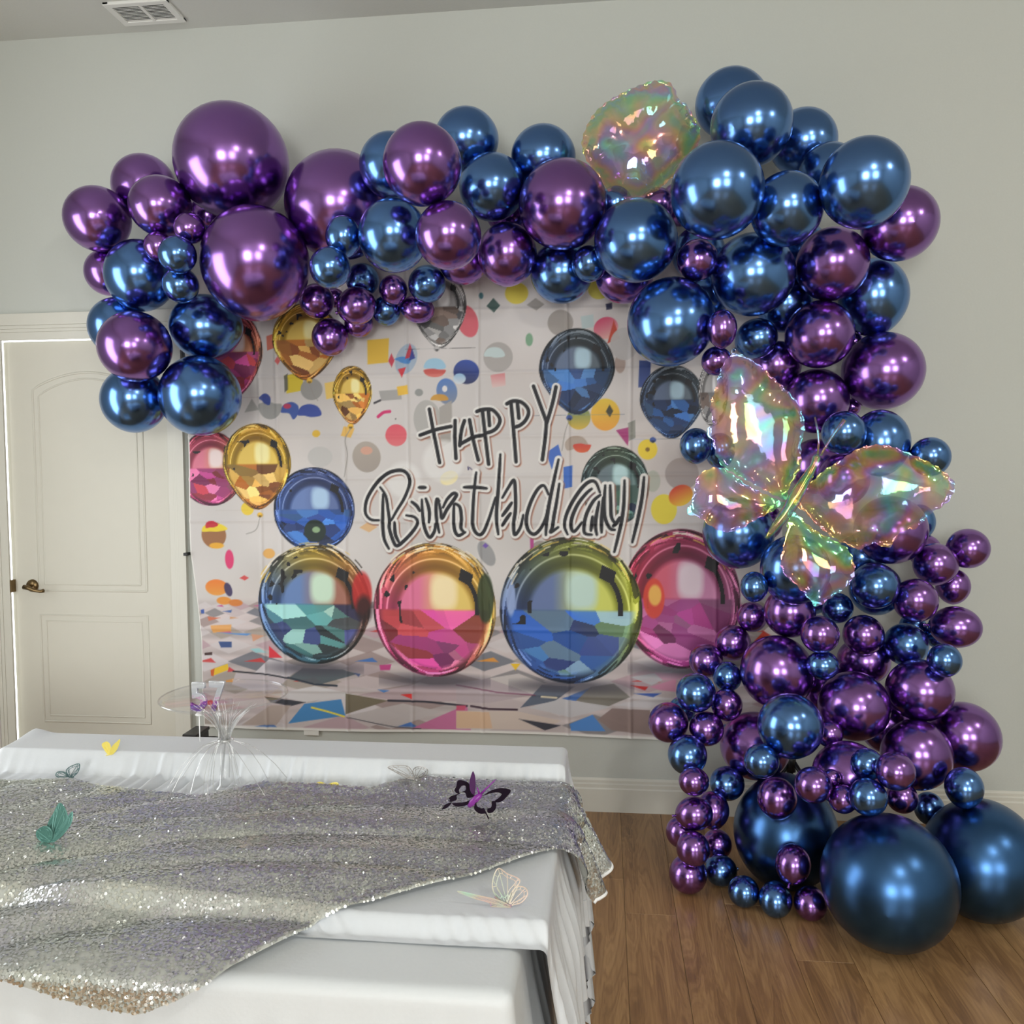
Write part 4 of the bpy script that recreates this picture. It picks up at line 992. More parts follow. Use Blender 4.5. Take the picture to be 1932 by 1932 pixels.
for i, b in enumerate(BAL):
    cx, cy, rx, ry = b[:4]; opt = b[6] if len(b) > 6 else {}
    rp = (rx * ry) ** .5
    v = ray(cx, cy).normalized(); cosT = v.dot(_f)
    # undo the radial stretch of the lens, then the seen ellipse gives the tilt of the axis
    sx, sy = (cx - 966) / FPX, (966 - cy) / FPX
    ra = math.hypot(sx, sy) + 1e-6; ux, uy = sx / ra, sy / ra
    st = 1 / cosT - 1
    ax_ = rx / (1 + st * ux * ux); ay_ = ry / (1 + st * uy * uy)
    a_, b_ = max(ax_, ay_), min(ax_, ay_)
    def at_d(d):
        p = ray_at(cx, cy, d); dep = (p - CAM).dot(_f)
        return p, b_ * dep / FPX * 1.04
    d = 0.1
    if opt.get('floor'):
        lo, hi = .05, 2.5
        for _ in range(40):
            mid = (lo + hi) / 2; p, r = at_d(mid)
            if p.z - r < 0: lo = mid
            else: hi = mid
        d = (lo + hi) / 2
    else:
        p, r = at_d(.2); d = r * 1.30 + .045
        if cy > 1000: d = max(d, .16 + .40 * min(1, (cy - 1000) / 560))
        p, r = at_d(d)
        for _ in range(4):
          for j in range(i):                 # keep clear of everything listed behind it (soft balloons give a little)
            pj, rj = sol[j][0], sol[j][1]; bj = BAL[j]
            d2 = math.hypot(cx - bj[0], cy - bj[1]); rpj = (bj[2] * bj[3]) ** .5
            lat = d2 * ((pj - CAM).dot(_f)) / FPX
            gap = math.sqrt(max(0, (PRESS * (r + rj)) ** 2 - lat ** 2))
            if gap == 0: continue
            if d2 <= .93 * (rp + rpj): gap = max(.02, gap)
            elif abs(d + pj.y) >= gap: continue          # side by side: either may be the nearer one
            if d < -pj.y + gap - 1e-4: d = -pj.y + gap; p, r = at_d(d)
    p, r = at_d(d)
    sol.append((p, r)); par.append([d, 1.30 * r + .045, bool(opt.get('floor')), a_, b_, ax_, ay_, v.copy(), rp])
# let neighbours press against each other without sinking in: slide them along their sight lines, the one listed later stays in front
def place(k):
    p = ray_at(BAL[k][0], BAL[k][1], par[k][0]); return p, par[k][4] * (p - CAM).dot(_f) / FPX * 1.04
pairs = []
for i in range(len(BAL)):
    for j in range(i):
        d2 = math.hypot(BAL[i][0] - BAL[j][0], BAL[i][1] - BAL[j][1])
        if d2 < 1.12 * (par[i][8] + par[j][8]): pairs.append((i, j, d2 <= .93 * (par[i][8] + par[j][8])))
for it in range(260):
    worst = 0
    for i, j, over in pairs:
        (pi, ri), (pj, rj) = sol[i], sol[j]
        pen = PRESS * (ri + rj) - (pi - pj).length
        if pen <= 0: continue
        worst = max(worst, pen / min(ri, rj))
        f, b = (i, j) if over or par[i][0] >= par[j][0] else (j, i)
        mf = 0 if par[f][2] else 1
        mb = 0 if par[b][2] or par[b][0] <= par[b][1] else 1
        if mf + mb == 0: continue
        step = min(pen, .02) * (.5 if mf and mb else .8)
        if mf: par[f][0] += step; sol[f] = place(f)
        if mb: par[b][0] = max(par[b][1], par[b][0] - step); sol[b] = place(b)
    if worst < .02: break
nbr = {}
for i, j, over in pairs:
    nbr.setdefault(i, []).append((j, 1 if over else 0)); nbr.setdefault(j, []).append((i, -1 if over else 0))
def state(k):
    p, r = sol[k]; gaps = [(p - sol[j][0]).length - r - sol[j][1] for j, _ in nbr.get(k, [])]
    pens = [max(0, -g) / min(r, sol[j][1]) for g, (j, _) in zip(gaps, nbr.get(k, []))]
    return (min(gaps) if gaps else 1, max(pens) if pens else 0)
for rnd in range(4):                         # close the gaps: whatever touches nothing slides until it meets a neighbour
    for k in range(len(BAL)):
        if par[k][2]: continue
        g0, p0 = state(k)
        if g0 < .0015: continue
        d0 = par[k][0]; best = None
        lo = max([par[k][1]] + [par[j][0] + .01 for j, o in nbr.get(k, []) if o == 1])
        hi = min([1.25] + [par[j][0] - .01 for j, o in nbr.get(k, []) if o == -1])
        for t in range(161):
            par[k][0] = lo + (hi - lo) * t / 160
            if hi < lo: break
            sol[k] = place(k); g, pn = state(k)
            if pn > max(.06, p0 + .005): continue
            c = max(g, 0) + .02 * abs(par[k][0] - d0)
            if best is None or c < best[0]: best = (c, par[k][0])
        par[k][0] = best[1] if best else d0
        sol[k] = place(k)
sol0, sol = sol, []
for i, b in enumerate(BAL):
    cx, cy, rx, ry = b[:4]; opt = b[6] if len(b) > 6 else {}
    p, r = sol0[i]; d, _m, _fl, a_, b_, ax_, ay_, v, rp = par[i]
    e = a_ / b_
    kk = max(KB, e * 1.0001)
    s2 = min(1, max(0, (e * e - 1) / (kk * kk - 1)))
    tilt = math.asin(s2 ** .5)
    rad = r
    rt = v.cross(Vector((0, 0, 1))).normalized(); up = rt.cross(v)
    if 'kn' in opt:
        an = math.radians(opt['kn']); kd = rt * math.cos(an) + up * math.sin(an)
        if opt['kn'] in (170, 200, 180, 185, 205, 190, 10, -100, 90, -60, 60, -40): tilt = max(tilt, math.radians(38))
    else:
        core = -1 if (cx < 966) else (1 if cx > 1560 else 0)
        kd = (rt * (1 if ax_ >= ay_ else 0) * (1 if cx < 1500 else -1) - up * (1 if ay_ > ax_ else 0))
        if kd.length < .1: kd = -up
        if opt.get('floor'): kd = up.copy()
    kd.normalize()
    axis = (-v * math.cos(tilt) - kd * math.sin(tilt)).normalized()     # crown direction, mostly towards the viewer
    sol.append((p, rad, axis, kk))
    vis.append('kn' in opt or tilt < .35)
for b, (p, rad, axis, kk), vk in zip(BAL, sol, vis):
    o = bpy.data.objects.new({'b': 'blue_balloon', 'p': 'purple_balloon', 'B': 'giant_blue_balloon'}[b[4]], (BM if vk else BM2)[b[4]])
    C.objects.link(o)
    o.rotation_mode = 'QUATERNION'
    o.rotation_quaternion = axis.to_track_quat('Z', 'Y')
    o.location = p; o.scale = (rad, rad, rad * kk / 1.12)
    tag(o, b[5], 'balloon', 'chrome balloons of the garland')
print('max d', max(-p.y for p, *_ in sol))

# ------------------------------------------------------------------ black stand inside the balloon column
sp = atY(1492, 1432, -.15)
st = thing('balloon_stand', 'black metal tripod stand glimpsed between the balloons of the column', 'stand', (sp.x, sp.y, 0))
bm = bmesh.new(); tube(bm, [(sp.x, sp.y, .10), (sp.x, sp.y, sp.z + .10)], .011, 10); bm_obj('pole', bm, M['black'], st, True)
bm = bmesh.new(); tube(bm, [(sp.x, sp.y, sp.z - .05), (sp.x, sp.y, sp.z + .03)], .02, 12); bm_obj('collar', bm, M['black'], st, True)
for an, reach in ((205, .20), (335, .20), (90, .11)):
    a = math.radians(an); bm = bmesh.new()
    tube(bm, [(sp.x + .012 * math.cos(a), sp.y + .012 * math.sin(a), sp.z - .01), (sp.x + reach * math.cos(a), sp.y + reach * math.sin(a), .010)], .009, 8)
    bm_obj('leg', bm, M['black'], st, True)

# ------------------------------------------------------------------ clear foil balloons
def inflate(name, px_outline, d, T, parent, rim=.010, step=.011, tilt=(0, 0), wrinkle=70, smooth_n=4, Ddiv=.9):
    """pillow of film welded round an outline: two bulging skins, flat crimped seam, puckers running in from the seam"""
    o2 = [atY(x, y, -d) for x, y in smooth_poly(px_outline, smooth_n)]
    pts = [Vector((p.x, p.z)) for p in o2]
    c = sum(pts, Vector((0, 0))) / len(pts)
    per = [0.0]
    for i in range(len(pts)): per.append(per[-1] + (pts[(i + 1) % len(pts)] - pts[i]).length)
    # scalloped seam
    n0 = len(pts); out = []
    m = int(per[-1] / .0075)
    k = 0
    for j in range(m):
        s = per[-1] * j / m
        while per[k + 1] < s: k += 1
        t = (s - per[k]) / max(per[k + 1] - per[k], 1e-9)
        p = pts[k].lerp(pts[(k + 1) % n0], t); e = (pts[(k + 1) % n0] - pts[k]).normalized(); nrm = Vector((e.y, -e.x))
        out.append(p + nrm * .0022 * math.sin(s * 2 * PI / .034))
    A = np.array([[p.x, p.y] for p in out]); B = np.roll(A, -1, 0)
    def dist(P_):
        P_ = np.asarray(P_)[:, None, :]; E = (B - A)[None]; t = np.clip(((P_ - A[None]) * E).sum(-1) / ((E * E).sum(-1) + 1e-12), 0, 1)
        dd = np.hypot(*np.moveaxis(P_ - A[None] - t[..., None] * E, -1, 0)); k_ = dd.argmin(1)
        return dd.min(1), k_
    def inside(P_):
        x, z = P_[:, 0][:, None], P_[:, 1][:, None]
        cr = ((A[None, :, 1] > z) != (B[None, :, 1] > z)) & (x < (B[None, :, 0] - A[None, :, 0]) * (z - A[None, :, 1]) / (B[None, :, 1] - A[None, :, 1] + 1e-12) + A[None, :, 0])
        return cr.sum(1) % 2 == 1
    xs = np.arange(A[:, 0].min(), A[:, 0].max(), step); zs = np.arange(A[:, 1].min(), A[:, 1].max(), step * .87)
    G = np.array([(x + (step / 2 if j % 2 else 0), z) for j, z in enumerate(zs) for x in xs])
    G = G[inside(G)]; dg, _k = dist(G); G = G[dg > .0045]
    allp = [Vector(p) for p in A] + [Vector(p) for p in G]
    res = geometry.delaunay_2d_cdt(allp, [(i, (i + 1) % len(A)) for i in range(len(A))], [], 1, 1e-6)
    Vt = np.array([[v.x, v.y] for v in res[0]]); Fc = [tuple(f) for f in res[2] if len(f) == 3]
    dv, kv = dist(Vt); D = dv.max() * Ddiv
    tt = np.clip((dv - rim) / (D - rim), 0, 1)
    h = T * np.sqrt(np.clip(1 - (1 - tt) ** 2, 0, 1))
    s = np.array(per[-1] * kv / m) if False else kv * (per[-1] / len(A))
    wr = np.sin(s * 2 * PI / (per[-1] / wrinkle) + 1.5 * np.sin(s * 23)) * np.exp(-np.clip(dv - rim, 0, None) / (.30 * D)) * (dv > rim * .6)
    nb = [set() for _ in range(len(Vt))]
    for f in Fc:
        for a_, b_ in ((0, 1), (1, 2), (2, 0)): nb[f[a_]].add(f[b_]); nb[f[b_]].add(f[a_])
    ia = np.array([i for i, s_ in enumerate(nb) for _ in s_]); ib = np.array([j for s_ in nb for j in s_]); cnt = np.maximum(np.bincount(ia, minlength=len(Vt)), 1)
    for _ in range(14):
        av = np.bincount(ia, weights=h[ib], minlength=len(Vt)) / cnt; h = np.where(dv > rim, .35 * h + .65 * av, h)
    h = h + .07 * T * wr
    y_t = (Vt[:, 0] - c.x) * tilt[0] + (Vt[:, 1] - c.y) * tilt[1]
    n = len(Vt); edge = dv < 1e-5
    V = [(Vt[i, 0], -d + y_t[i] - (h[i] if not edge[i] else 0), Vt[i, 1]) for i in range(n)]
    V += [(Vt[i, 0], -d + y_t[i] + (h[i] * .8 if not edge[i] else 0.0005), Vt[i, 1]) for i in range(n)]
    F = [f for f in Fc] + [tuple(n + v for v in reversed(f)) for f in Fc]
    o = mesh_obj(name, V, F, M['film'], parent, True)
    return o
BW = lambda pts: [(x / 3.578 + 1290, y / 3.578 + 640) for x, y in pts]
near = [(-p.y + 1.05 * r) for (p, r, a, k), b in zip(sol, BAL) if 1330 < b[0] < 1780 and 760 < b[1] < 1110 and b[2] > 40]
FD = max(near) + .022
root_p = atY(1488, 950, -FD)
fbt = thing('foil_butterfly_balloon', 'big clear rainbow foil butterfly balloon in front of the balloon column', 'balloon', root_p)
inflate('wing', BW([(340, 95), (420, 120), (520, 180), (620, 270), (720, 360), (780, 430), (815, 520), (825, 600), (800, 720), (800, 850), (760, 930), (710, 1020), (715, 1090), (640, 1065), (560, 1025), (440, 960), (330, 900), (260, 860), (210, 770), (190, 690), (145, 625), (192, 570), (175, 450), (210, 340), (235, 240), (270, 160)]), FD, .040, fbt, tilt=(.10, 0))
inflate('wing', BW([(712, 1118), (640, 1085), (560, 1050), (440, 990), (330, 915), (240, 865), (160, 880), (90, 930), (70, 1010), (50, 1100), (15, 1170), (100, 1200), (180, 1260), (270, 1300), (370, 1290), (450, 1240), (540, 1195), (640, 1145)]), FD + .012, .030, fbt, tilt=(.12, .05), wrinkle=46)
inflate('wing', BW([(745, 1105), (790, 1060), (860, 980), (950, 890), (1060, 820), (1180, 740), (1300, 712), (1420, 730), (1560, 790), (1680, 850), (1770, 920), (1812, 980), (1790, 1060), (1740, 1120), (1660, 1170), (1610, 1220), (1560, 1275), (1460, 1300), (1385, 1405), (1280, 1378), (1190, 1422), (1110, 1390), (1000, 1330), (900, 1250), (830, 1170)]), FD, .044, fbt, tilt=(-.10, 0), wrinkle=84)
inflate('wing', BW([(715, 1135), (750, 1165), (790, 1200), (850, 1260), (940, 1320), (1040, 1370), (1110, 1420), (1150, 1520), (1140, 1610), (1080, 1680), (990, 1740), (930, 1785), (885, 1802), (840, 1750), (760, 1660), (680, 1590), (655, 1500), (680, 1380), (705, 1260)]), FD + .014, .032, fbt, tilt=(-.04, .06), wrinkle=46)
bp = [atY(*BW([p])[0], -FD - .02) for p in [(900, 775), (895, 800), (880, 850), (840, 920), (790, 1000), (745, 1080), (720, 1130), (680, 1190), (630, 1250), (585, 1310), (556, 1345)]]
bm = bmesh.new(); tube(bm, bp, [.005, .014, .011, .016, .021, .023, .021, .019, .016, .011, .005], 14)
for i, v in enumerate(bm.verts): v.co += Vector((math.sin(i * 1.7), math.cos(i * 2.3), math.sin(i * 3.1))) * .0012
fbody = bm_obj('body', bm, M['film'], fbt, True)
for pts, rr_ in (([(905, 780), (912, 700), (905, 620), (885, 525)], [.0035, .0035, .004, .0025]), ([(925, 785), (965, 715), (1020, 630), (1085, 545)], [.0035, .004, .0055, .0085])):
    bm = bmesh.new(); tube(bm, [atY(*BW([p])[0], -FD - .025) for p in pts], rr_, 8); bm_obj('antenna', bm, M['film'], fbody, True)
bm = bmesh.new(); lp = atY(*BW([(338, 82)])[0], -FD)
tube(bm, [(lp.x + .007 * math.cos(a), lp.y, lp.z + .009 * math.sin(a)) for a in np.linspace(0, 2 * PI, 15)], .0018, 6); bm_obj('hanging_loop', bm, M['film'], fbt, True)
sq = [(x / 7.43 + 1080, y / 7.43 + 140) for x, y in [(1150, 85), (1300, 95), (1380, 130), (1440, 220), (1500, 370), (1585, 410), (1690, 570), (1770, 720), (1790, 850), (1760, 1000), (1650, 1160), (1500, 1340), (1300, 1540), (1100, 1690), (900, 1745), (700, 1745), (540, 1670), (430, 1540), (330, 1390), (220, 1240), (150, 1100), (130, 950), (170, 800), (240, 650), (320, 530), (480, 390), (700, 260), (950, 150)]]
SD = .34
sqt = thing('square_foil_balloon', 'clear rainbow foil balloon, rounded square, at the top of the garland', 'balloon', atY(1210, 265, -SD))
inflate('film_pillow', sq, SD, .075, sqt, wrinkle=90, Ddiv=1.0)

# ------------------------------------------------------------------ table with its cloths
ZT, ZM, ZB = .745, .772, .82
_b0 = atZ(1062, 1410, ZB); YB = _b0.y; YS = atZ(1050, 1441, ZB).y; YM = atZ(1018, 1733, ZM).y; YF = atZ(1000, 1868, ZT).y
XR = atZ(1040, 1600, ZM).x; XL = atZ(60, 1386, ZB).x
def sstep(a, b, x):
    t = np.clip((x - a) / (b - a), 0, 1); return t * t * (3 - 2 * t)
def prof(v):
    return ZB - (ZB - ZM) * sstep(YS, YS - .038, v) - (ZM - ZT - .004) * sstep(YM - .002, YM - .034, v)
def onto(px, py, up=0.0):
    """where a sight line meets the stepped table surface"""
    z = ZM
    for _ in range(25):
        p = atZ(px, py, z + up); z = .5 * z + .5 * float(prof(np.array(p.y)))
    return atZ(px, py, z + up)
tb = thing('folding_table', 'white folding table hidden under the white cloths', 'table', ((XL + XR) / 2, (YB + YF) / 2, 0))
bm = bmesh.new(); box(bm, XL + .06, XR - .08, YF + .03, YB - .08, .70, .738, .006); bm_obj('table_top', bm, M['white_plastic'], tb)
for x in (XL + .14, XR - .14):
    for y in (YF + .10, YB - .14):
        bm = bmesh.new(); tube(bm, [(x, y, 0), (x, y, .71)], .013, 10); bm_obj('leg', bm, M['black'], tb, True)
def fold_edge(t, r, flare):
    """length t past an edge -> outward run, drop"""
    a = np.clip(t / r, 0, PI / 2); rest = np.clip(t - r * PI / 2, 0, None)
    n = np.hypot(1, flare)
    return r * np.sin(a) + rest * flare / n, r * (1 - np.cos(a)) + rest / n
def grid_faces(n, m):
    ii = np.arange(n * m).reshape(n, m)
    return np.stack([ii[:-1, :-1], ii[:-1, 1:], ii[1:, 1:], ii[1:, :-1]], -1).reshape(-1, 4)
def drape(name, x0, x1, y0, y1, z, oL, oR, oF, oB, m, lab, cat, nf=15.0, amp=.018, nx=260, ny=220, seed=3):
    """rectangular cloth laid on a table top and hanging over its edges in folds"""
    u, v = np.meshgrid(np.linspace(x0 - oL, x1 + oR, nx), np.linspace(y0 - oF, y1 + oB, ny))
    ou = np.clip(u - x1, 0, None) - np.clip(x0 - u, 0, None); ov = np.clip(v - y1, 0, None) - np.clip(y0 - v, 0, None)
    hang = np.hypot(ou, ov); dx = ou / np.maximum(hang, 1e-6); dy = ov / np.maximum(hang, 1e-6)
    run, drop = fold_edge(hang, .018, .07)
    along = u * np.abs(dy) + v * np.abs(dx) + np.arctan2(dy, dx) * .12
    w = sstep(.02, .34, hang); ph = 2.4 * vnoise(along * 4 + 20, hang * 1.5 + 5, seed)
    w = w * np.clip(1 - 2.2 * np.minimum(np.abs(dx), np.abs(dy)), 0, 1)
    run = run + w * amp * (1 + np.sin(along * nf * 2 * PI / 1.6 + ph * 3)) + w * amp * .5 * np.sin(along * nf * 5.1 + ph * 5)
    wr = .0018 * (vnoise(u * 9 + 3, v * 6 + 2, seed + 1) - .5) * (hang == 0)
    X = np.clip(u, x0, x1) + dx * run; Y = np.clip(v, y0, y1) + dy * run; Z = np.maximum(z + wr - drop, .012)
    o = np_mesh(name, np.stack([X, Y, Z], -1).reshape(-1, 3), grid_faces(ny, nx), m)
    return tag(o, lab, cat)
drape('tablecloth', XL + .04, XR - .046, YF, YB - .06, ZT, .58, .58, .66, .40, M['cloth'], 'white satin tablecloth hanging in folds from the table front to the floor', 'tablecloth', 22.0, .013)
def sheet_z(u, v):
    """height of the gathered sheet over the table"""
    zz = prof(v)
    slope = sstep(YS + .006, YS - .03, v) * (1 - sstep(YS - .055, YS - .135, v))
    wob = u + .10 * (v - YS) * np.sin(u * 2.1 + 1) + .02 * vnoise(u * 8 + 9, v * 3 + 9, 31)
    rip = np.sin(wob * 2 * PI / .052 + 4 * vnoise(u * 5 + 2, v * 1.0 + 4, 32)) * .6 + .6 * np.sin(wob * 2 * PI / .031 + 5 * vnoise(u * 4 + 7, v + 1, 33))
    zz = zz + .014 * slope * np.clip(rip * (.05 + 1.4 * vnoise(u * 7 + 1, v * 0 + 3, 34) ** 1.6), -.75, .75)
    fr = np.exp(-((v - (YM - .020)) / .016) ** 2)
    zz = zz + .0065 * fr * np.sin((u + .9 * v) * 2 * PI / .034 + 9 * vnoise(u * 6, v * 2 + 40, 35)) * vnoise(u * 9 + 4, v * 0 + 6, 38) ** 1.4
    zz = zz + .0014 * (vnoise(u * 7 + 3, v * 11 + 5, 36) - .5) * (v < YS) + .010 * np.exp(-((u - XL) / .03) ** 2) * np.exp(-((v - YB) / .05) ** 2)
    return zz
# stretched white sheet over the raised back ledge and the board on the table
nx, ny = 420, 330
uu = np.concatenate([np.linspace(XL - .40, XR - .02, 330), np.linspace(XR - .02, XR + .37, 91)[1:]]); nx = len(uu)
vv = np.concatenate([np.linspace(YM - .046, YM + .02, 46), np.linspace(YM + .02, YS - .09, 130)[1:], np.linspace(YS - .09, YS + .012, 90)[1:], np.linspace(YS + .012, YB, 24)[1:], np.linspace(YB, YB + .30, 30)[1:]]); ny = len(vv)
u, v = np.meshgrid(uu, vv)
zz = sheet_z(u, v)
tR = np.clip(u - XR, 0, None); tL = np.clip(XL - u, 0, None); tB = np.clip(v - YB, 0, None)
lenR = .86 + .16 * np.sin((v - YB) * 7.0) + .10 * sstep(YM + .35, YM + .55, v)
runR, dropR = fold_edge(tR * lenR, .012, .10); runL, dropL = fold_edge(tL, .02, .35); runB, dropB = fold_edge(tB, .012, .03)
wv = sstep(.01, .22, tR)
runR = runR + wv * .010 * (1 + np.sin(v * 2 * PI / .075 + 3 * vnoise(v * 6 + 3, tR * 3, 37))) + wv * .006 * np.sin(v * 2 * PI / .031)
X = np.minimum(np.maximum(u, XL), XR) + runR - runL; Y = np.minimum(v, YB) + runB; Z = zz - dropR - dropL - dropB
sh = np_mesh('stretched_sheet', np.stack([X, Y, Z], -1).reshape(-1, 3), grid_faces(ny, nx), M['sheet'])
tag(sh, 'white elastic edged sheet gathered over the back ledge of the table', 'sheet')
# sequin runner
bk = [(-140, 1484), (-60, 1480), (0, 1478), (130, 1478), (270, 1498), (380, 1502), (500, 1484), (620, 1491), (700, 1496), (800, 1475), (900, 1467), (1010, 1466), (1066, 1471)]
frn = [(-160, 1775), (-80, 1798), (0, 1822), (150, 1875), (232, 1888), (330, 1862), (450, 1820), (600, 1740), (700, 1702), (900, 1649), (1040, 1603)]
B2 = np.array([tuple(onto(x, y, .006))[:2] for x, y in bk]); F2 = np.array([tuple(onto(x, y, .008))[:2] for x, y in frn])
def runner(u, s):
    """flat position (u, s) on the runner -> 3D; s 0 at the back edge, 1 at the front edge"""
    vb = np.interp(u, B2[:, 0], B2[:, 1]); vf = np.interp(u, F2[:, 0], F2[:, 1])
    t = np.clip(u - XR, 0, None)
    vb = vb - .10 * t; vf = vf + .55 * t
    v = vb + (vf - vb) * s
    e = np.sin(PI * np.clip(s, 0, 1)) ** .4
    g = v + .13 * np.sin(u * 3.1 + .5) - .30 * u
    f = .5 * np.abs(np.sin(g * 21 + 3.0 * vnoise(u * 2.2 + 3, v * 3 + 7, 41))) + .5 * vnoise(u * 3 + 11, g * 17 + 9, 42) ** 1.3 + .12 * vnoise(u * 16 + 2, v * 22 + 2, 43)
    h = .004 + .026 * f * (.25 + .75 * e) + .004 * sstep(.06, 0, s) + .003 * sstep(.94, 1, s)
    vc = np.maximum(v, YF); over = np.clip(YF - v, 0, None)
    orun, odrop = fold_edge(over * .62, .02, .12)
    sl = sstep(YS + .006, YS - .03, vc) * (1 - sstep(YS - .055, YS - .135, vc))
    z = np.maximum(prof(vc), ZT + .004) + .0095 * sl + h - odrop
    run, drop = fold_edge(t, .05, .62 - .30 * s)
    run = run + .012 * np.sin(v * 2 * PI / .085 + 1.0) * sstep(0, .12, t)
    return np.stack([np.minimum(u, XR + 0 * u) + run, vc - orun - .034 * sstep(0, .03, over), z - drop], -1)
nu, ns_ = 360, 150
U, Sg = np.meshgrid(np.linspace(-1.62, XR + .185, nu), np.linspace(0, 1, ns_))
rp = runner(U, Sg)
seq = thing('sequin_runner', 'silver sequin cloth draped in folds across the white table', 'runner', ((XL + XR) / 2, (YM + YS) / 2, ZM))
np_mesh('backing', rp.reshape(-1, 3), grid_faces(ns_, nu), M['sequin_base'], seq)
ns = 88000
su = rng.uniform(-1.62, XR + .185, ns); ss = rng.uniform(0, 1, ns)
e = 1e-3
c0 = runner(su, ss); du = runner(su + e, ss) - c0; ds = runner(su, np.clip(ss + e, 0, 1.01)) - c0
nr = np.cross(ds, du); nr /= np.linalg.norm(nr, axis=1, keepdims=True) + 1e-12; nr *= np.sign(nr[:, 2:3] + 1e-9)
nr = nr + rng.normal(0, .10, (ns, 3)) + (rng.random((ns, 1)) < .04) * rng.normal(0, .5, (ns, 3)); nr /= np.linalg.norm(nr, axis=1, keepdims=True)
t1 = np.cross(nr, rng.normal(0, 1, (ns, 3))); t1 /= np.linalg.norm(t1, axis=1, keepdims=True); t2 = np.cross(nr, t1)
rs = rng.uniform(.0019, .0027, (ns, 1)); ang = np.arange(6) * PI / 3
cen = c0 + nr * .0016
SV = (cen[:, None, :] + rs[:, None, :] * (np.cos(ang)[None, :, None] * t1[:, None, :] + np.sin(ang)[None, :, None] * t2[:, None, :])).reshape(-1, 3)
so = np_mesh('sequins', SV, np.arange(ns * 6).reshape(ns, 6), M['sequin'], seq, smooth=False)
so['kind'] = 'stuff'
hm = runner(np.full(40, XR + .185), np.linspace(0, 1, 40)); bm = bmesh.new(); tube(bm, [tuple(p) for p in hm], .004, 6); bm_obj('hem', bm, M['candle_white'], seq, True)

def top_z(x, y):
    """upper surface of whatever covers the table at (x, y)"""
    x_, y_ = np.array([x]), np.array([y]); z = max(float(sheet_z(x_, y_)[0]), ZT + .002)
    vb_, vf_ = np.interp(x, B2[:, 0], B2[:, 1]), np.interp(x, F2[:, 0], F2[:, 1])
    if x < XR and vf_ < y < vb_: z = max(z, float(runner(x_, np.array([(y - vb_) / (vf_ - vb_)]))[0, 2]) + .002)
    return z
def rest(px, py):
    """point of the covered table met by a sight line"""
    z = ZM
    for _ in range(40):
        p = atZ(px, py, z); z = .6 * z + .4 * top_z(p.x, p.y)
    return atZ(px, py, z)
# ------------------------------------------------------------------ number candles
def digit(ch, px, py_top, py_bot, py_stick, lab):
    base = rest(px, py_stick)
    Y = base.y
    zt, zb = atY(px, py_top, Y).z, atY(px, py_bot, Y).z
    x0 = atY(px, (py_top + py_bot) / 2, Y).x
    t = thing('number_candle', lab, 'candle', base, 'number candles')
    cu = bpy.data.curves.new('digit', 'FONT'); cu.body = ch; cu.extrude = .05; cu.offset = .012; cu.bevel_depth = .018; cu.resolution_u = 6
    tmp = bpy.data.objects.new('digit_src', cu); C.objects.link(tmp)
    dg = bpy.context.evaluated_depsgraph_get(); me = bpy.data.meshes.new_from_object(tmp.evaluated_get(dg)); bpy.data.objects.remove(tmp)
    co = np.empty(len(me.vertices) * 3, np.float32); me.vertices.foreach_get('co', co); co = co.reshape(-1, 3)
    mn, mxx = co.min(0), co.max(0); sc = (zt - zb) / (mxx[1] - mn[1])
    wsc = 33 * (Y - CAM.y) / FPX / (mxx[0] - mn[0])
    co[:, 0] = (co[:, 0] - (mn[0] + mxx[0]) / 2) * wsc; co[:, 1] = (co[:, 1] - mn[1]) * sc; co[:, 2] *= sc * .8
    me.vertices.foreach_set('co', co.ravel()); me.update(); me.materials.clear(); me.materials.append(M['digit'])
    o = bpy.data.objects.new('numeral', me); C.objects.link(o)
    o.rotation_euler = (PI / 2, 0, 0); o.location = Vector((x0, Y, zb)) - base; o.parent = t
    bm = bmesh.new(); lathe(bm, [(.001, -.002), (.008, -.0015), (.0095, .0005), (.007, .003), (.0055, .004), (.0055, .009), (.001, .0095)], (x0, Y, zb - .008), 20); bd_ = bm_obj('base_disc', bm, M['candle_white'], t, True)
    bm = bmesh.new(); tube(bm, [(x0, Y, base.z - .004), (x0, Y, zb - .006)], .0013, 8); bm_obj('stick', bm, M['candle_white'], bd_, True)
digit('5', 375, 1287, 1342, 1399, 'glitter number five candle on a white stick at the back table edge')
digit('7', 411, 1285, 1342, 1394, 'glitter number seven candle on a white stick at the back table edge')

# ------------------------------------------------------------------ clear cake stand with a bunch of clear strands
cp = rest(428, 1487); cz = atY(425, 1319, cp.y).z; cr_ = 125 * (cp.y - CAM.y) / FPX * .98
cs = thing('cake_stand', 'clear round cake stand tied with clear strands on the back of the table', 'cake stand', cp)
bm = bmesh.new(); lathe(bm, [(.001, 0), (cr_ * .9, 0), (cr_ * .985, .004), (cr_, .009), (cr_ * .99, .0105), (cr_ * .975, .006), (cr_ * .89, .003), (.001, .003)], (cp.x, cp.y, cz), 72); bm_obj('plate', bm, M['plate'], cs, True)
bm = bmesh.new(); tube(bm, [(cp.x + cr_ * math.cos(a), cp.y + cr_ * math.sin(a), cz + .009) for a in np.linspace(0, 2 * PI, 73)], .0016, 6, False); bm_obj('rim', bm, M['clear'], cs, True)
kz = atY(430, 1396, cp.y).z
bm = bmesh.new(); lathe(bm, [(.001, .001), (.024, .001), (.024, .003), (.016, .010), (.012, (kz - cp.z) * .6), (.010, kz - cp.z), (.011, (cz - cp.z) * .8), (.017, cz - cp.z - .002), (.001, cz - cp.z - .001)], tuple(cp), 28); bm_obj('pedestal', bm, M['clear'], cs, True)
bm = bmesh.new(); R2 = random.Random(3)
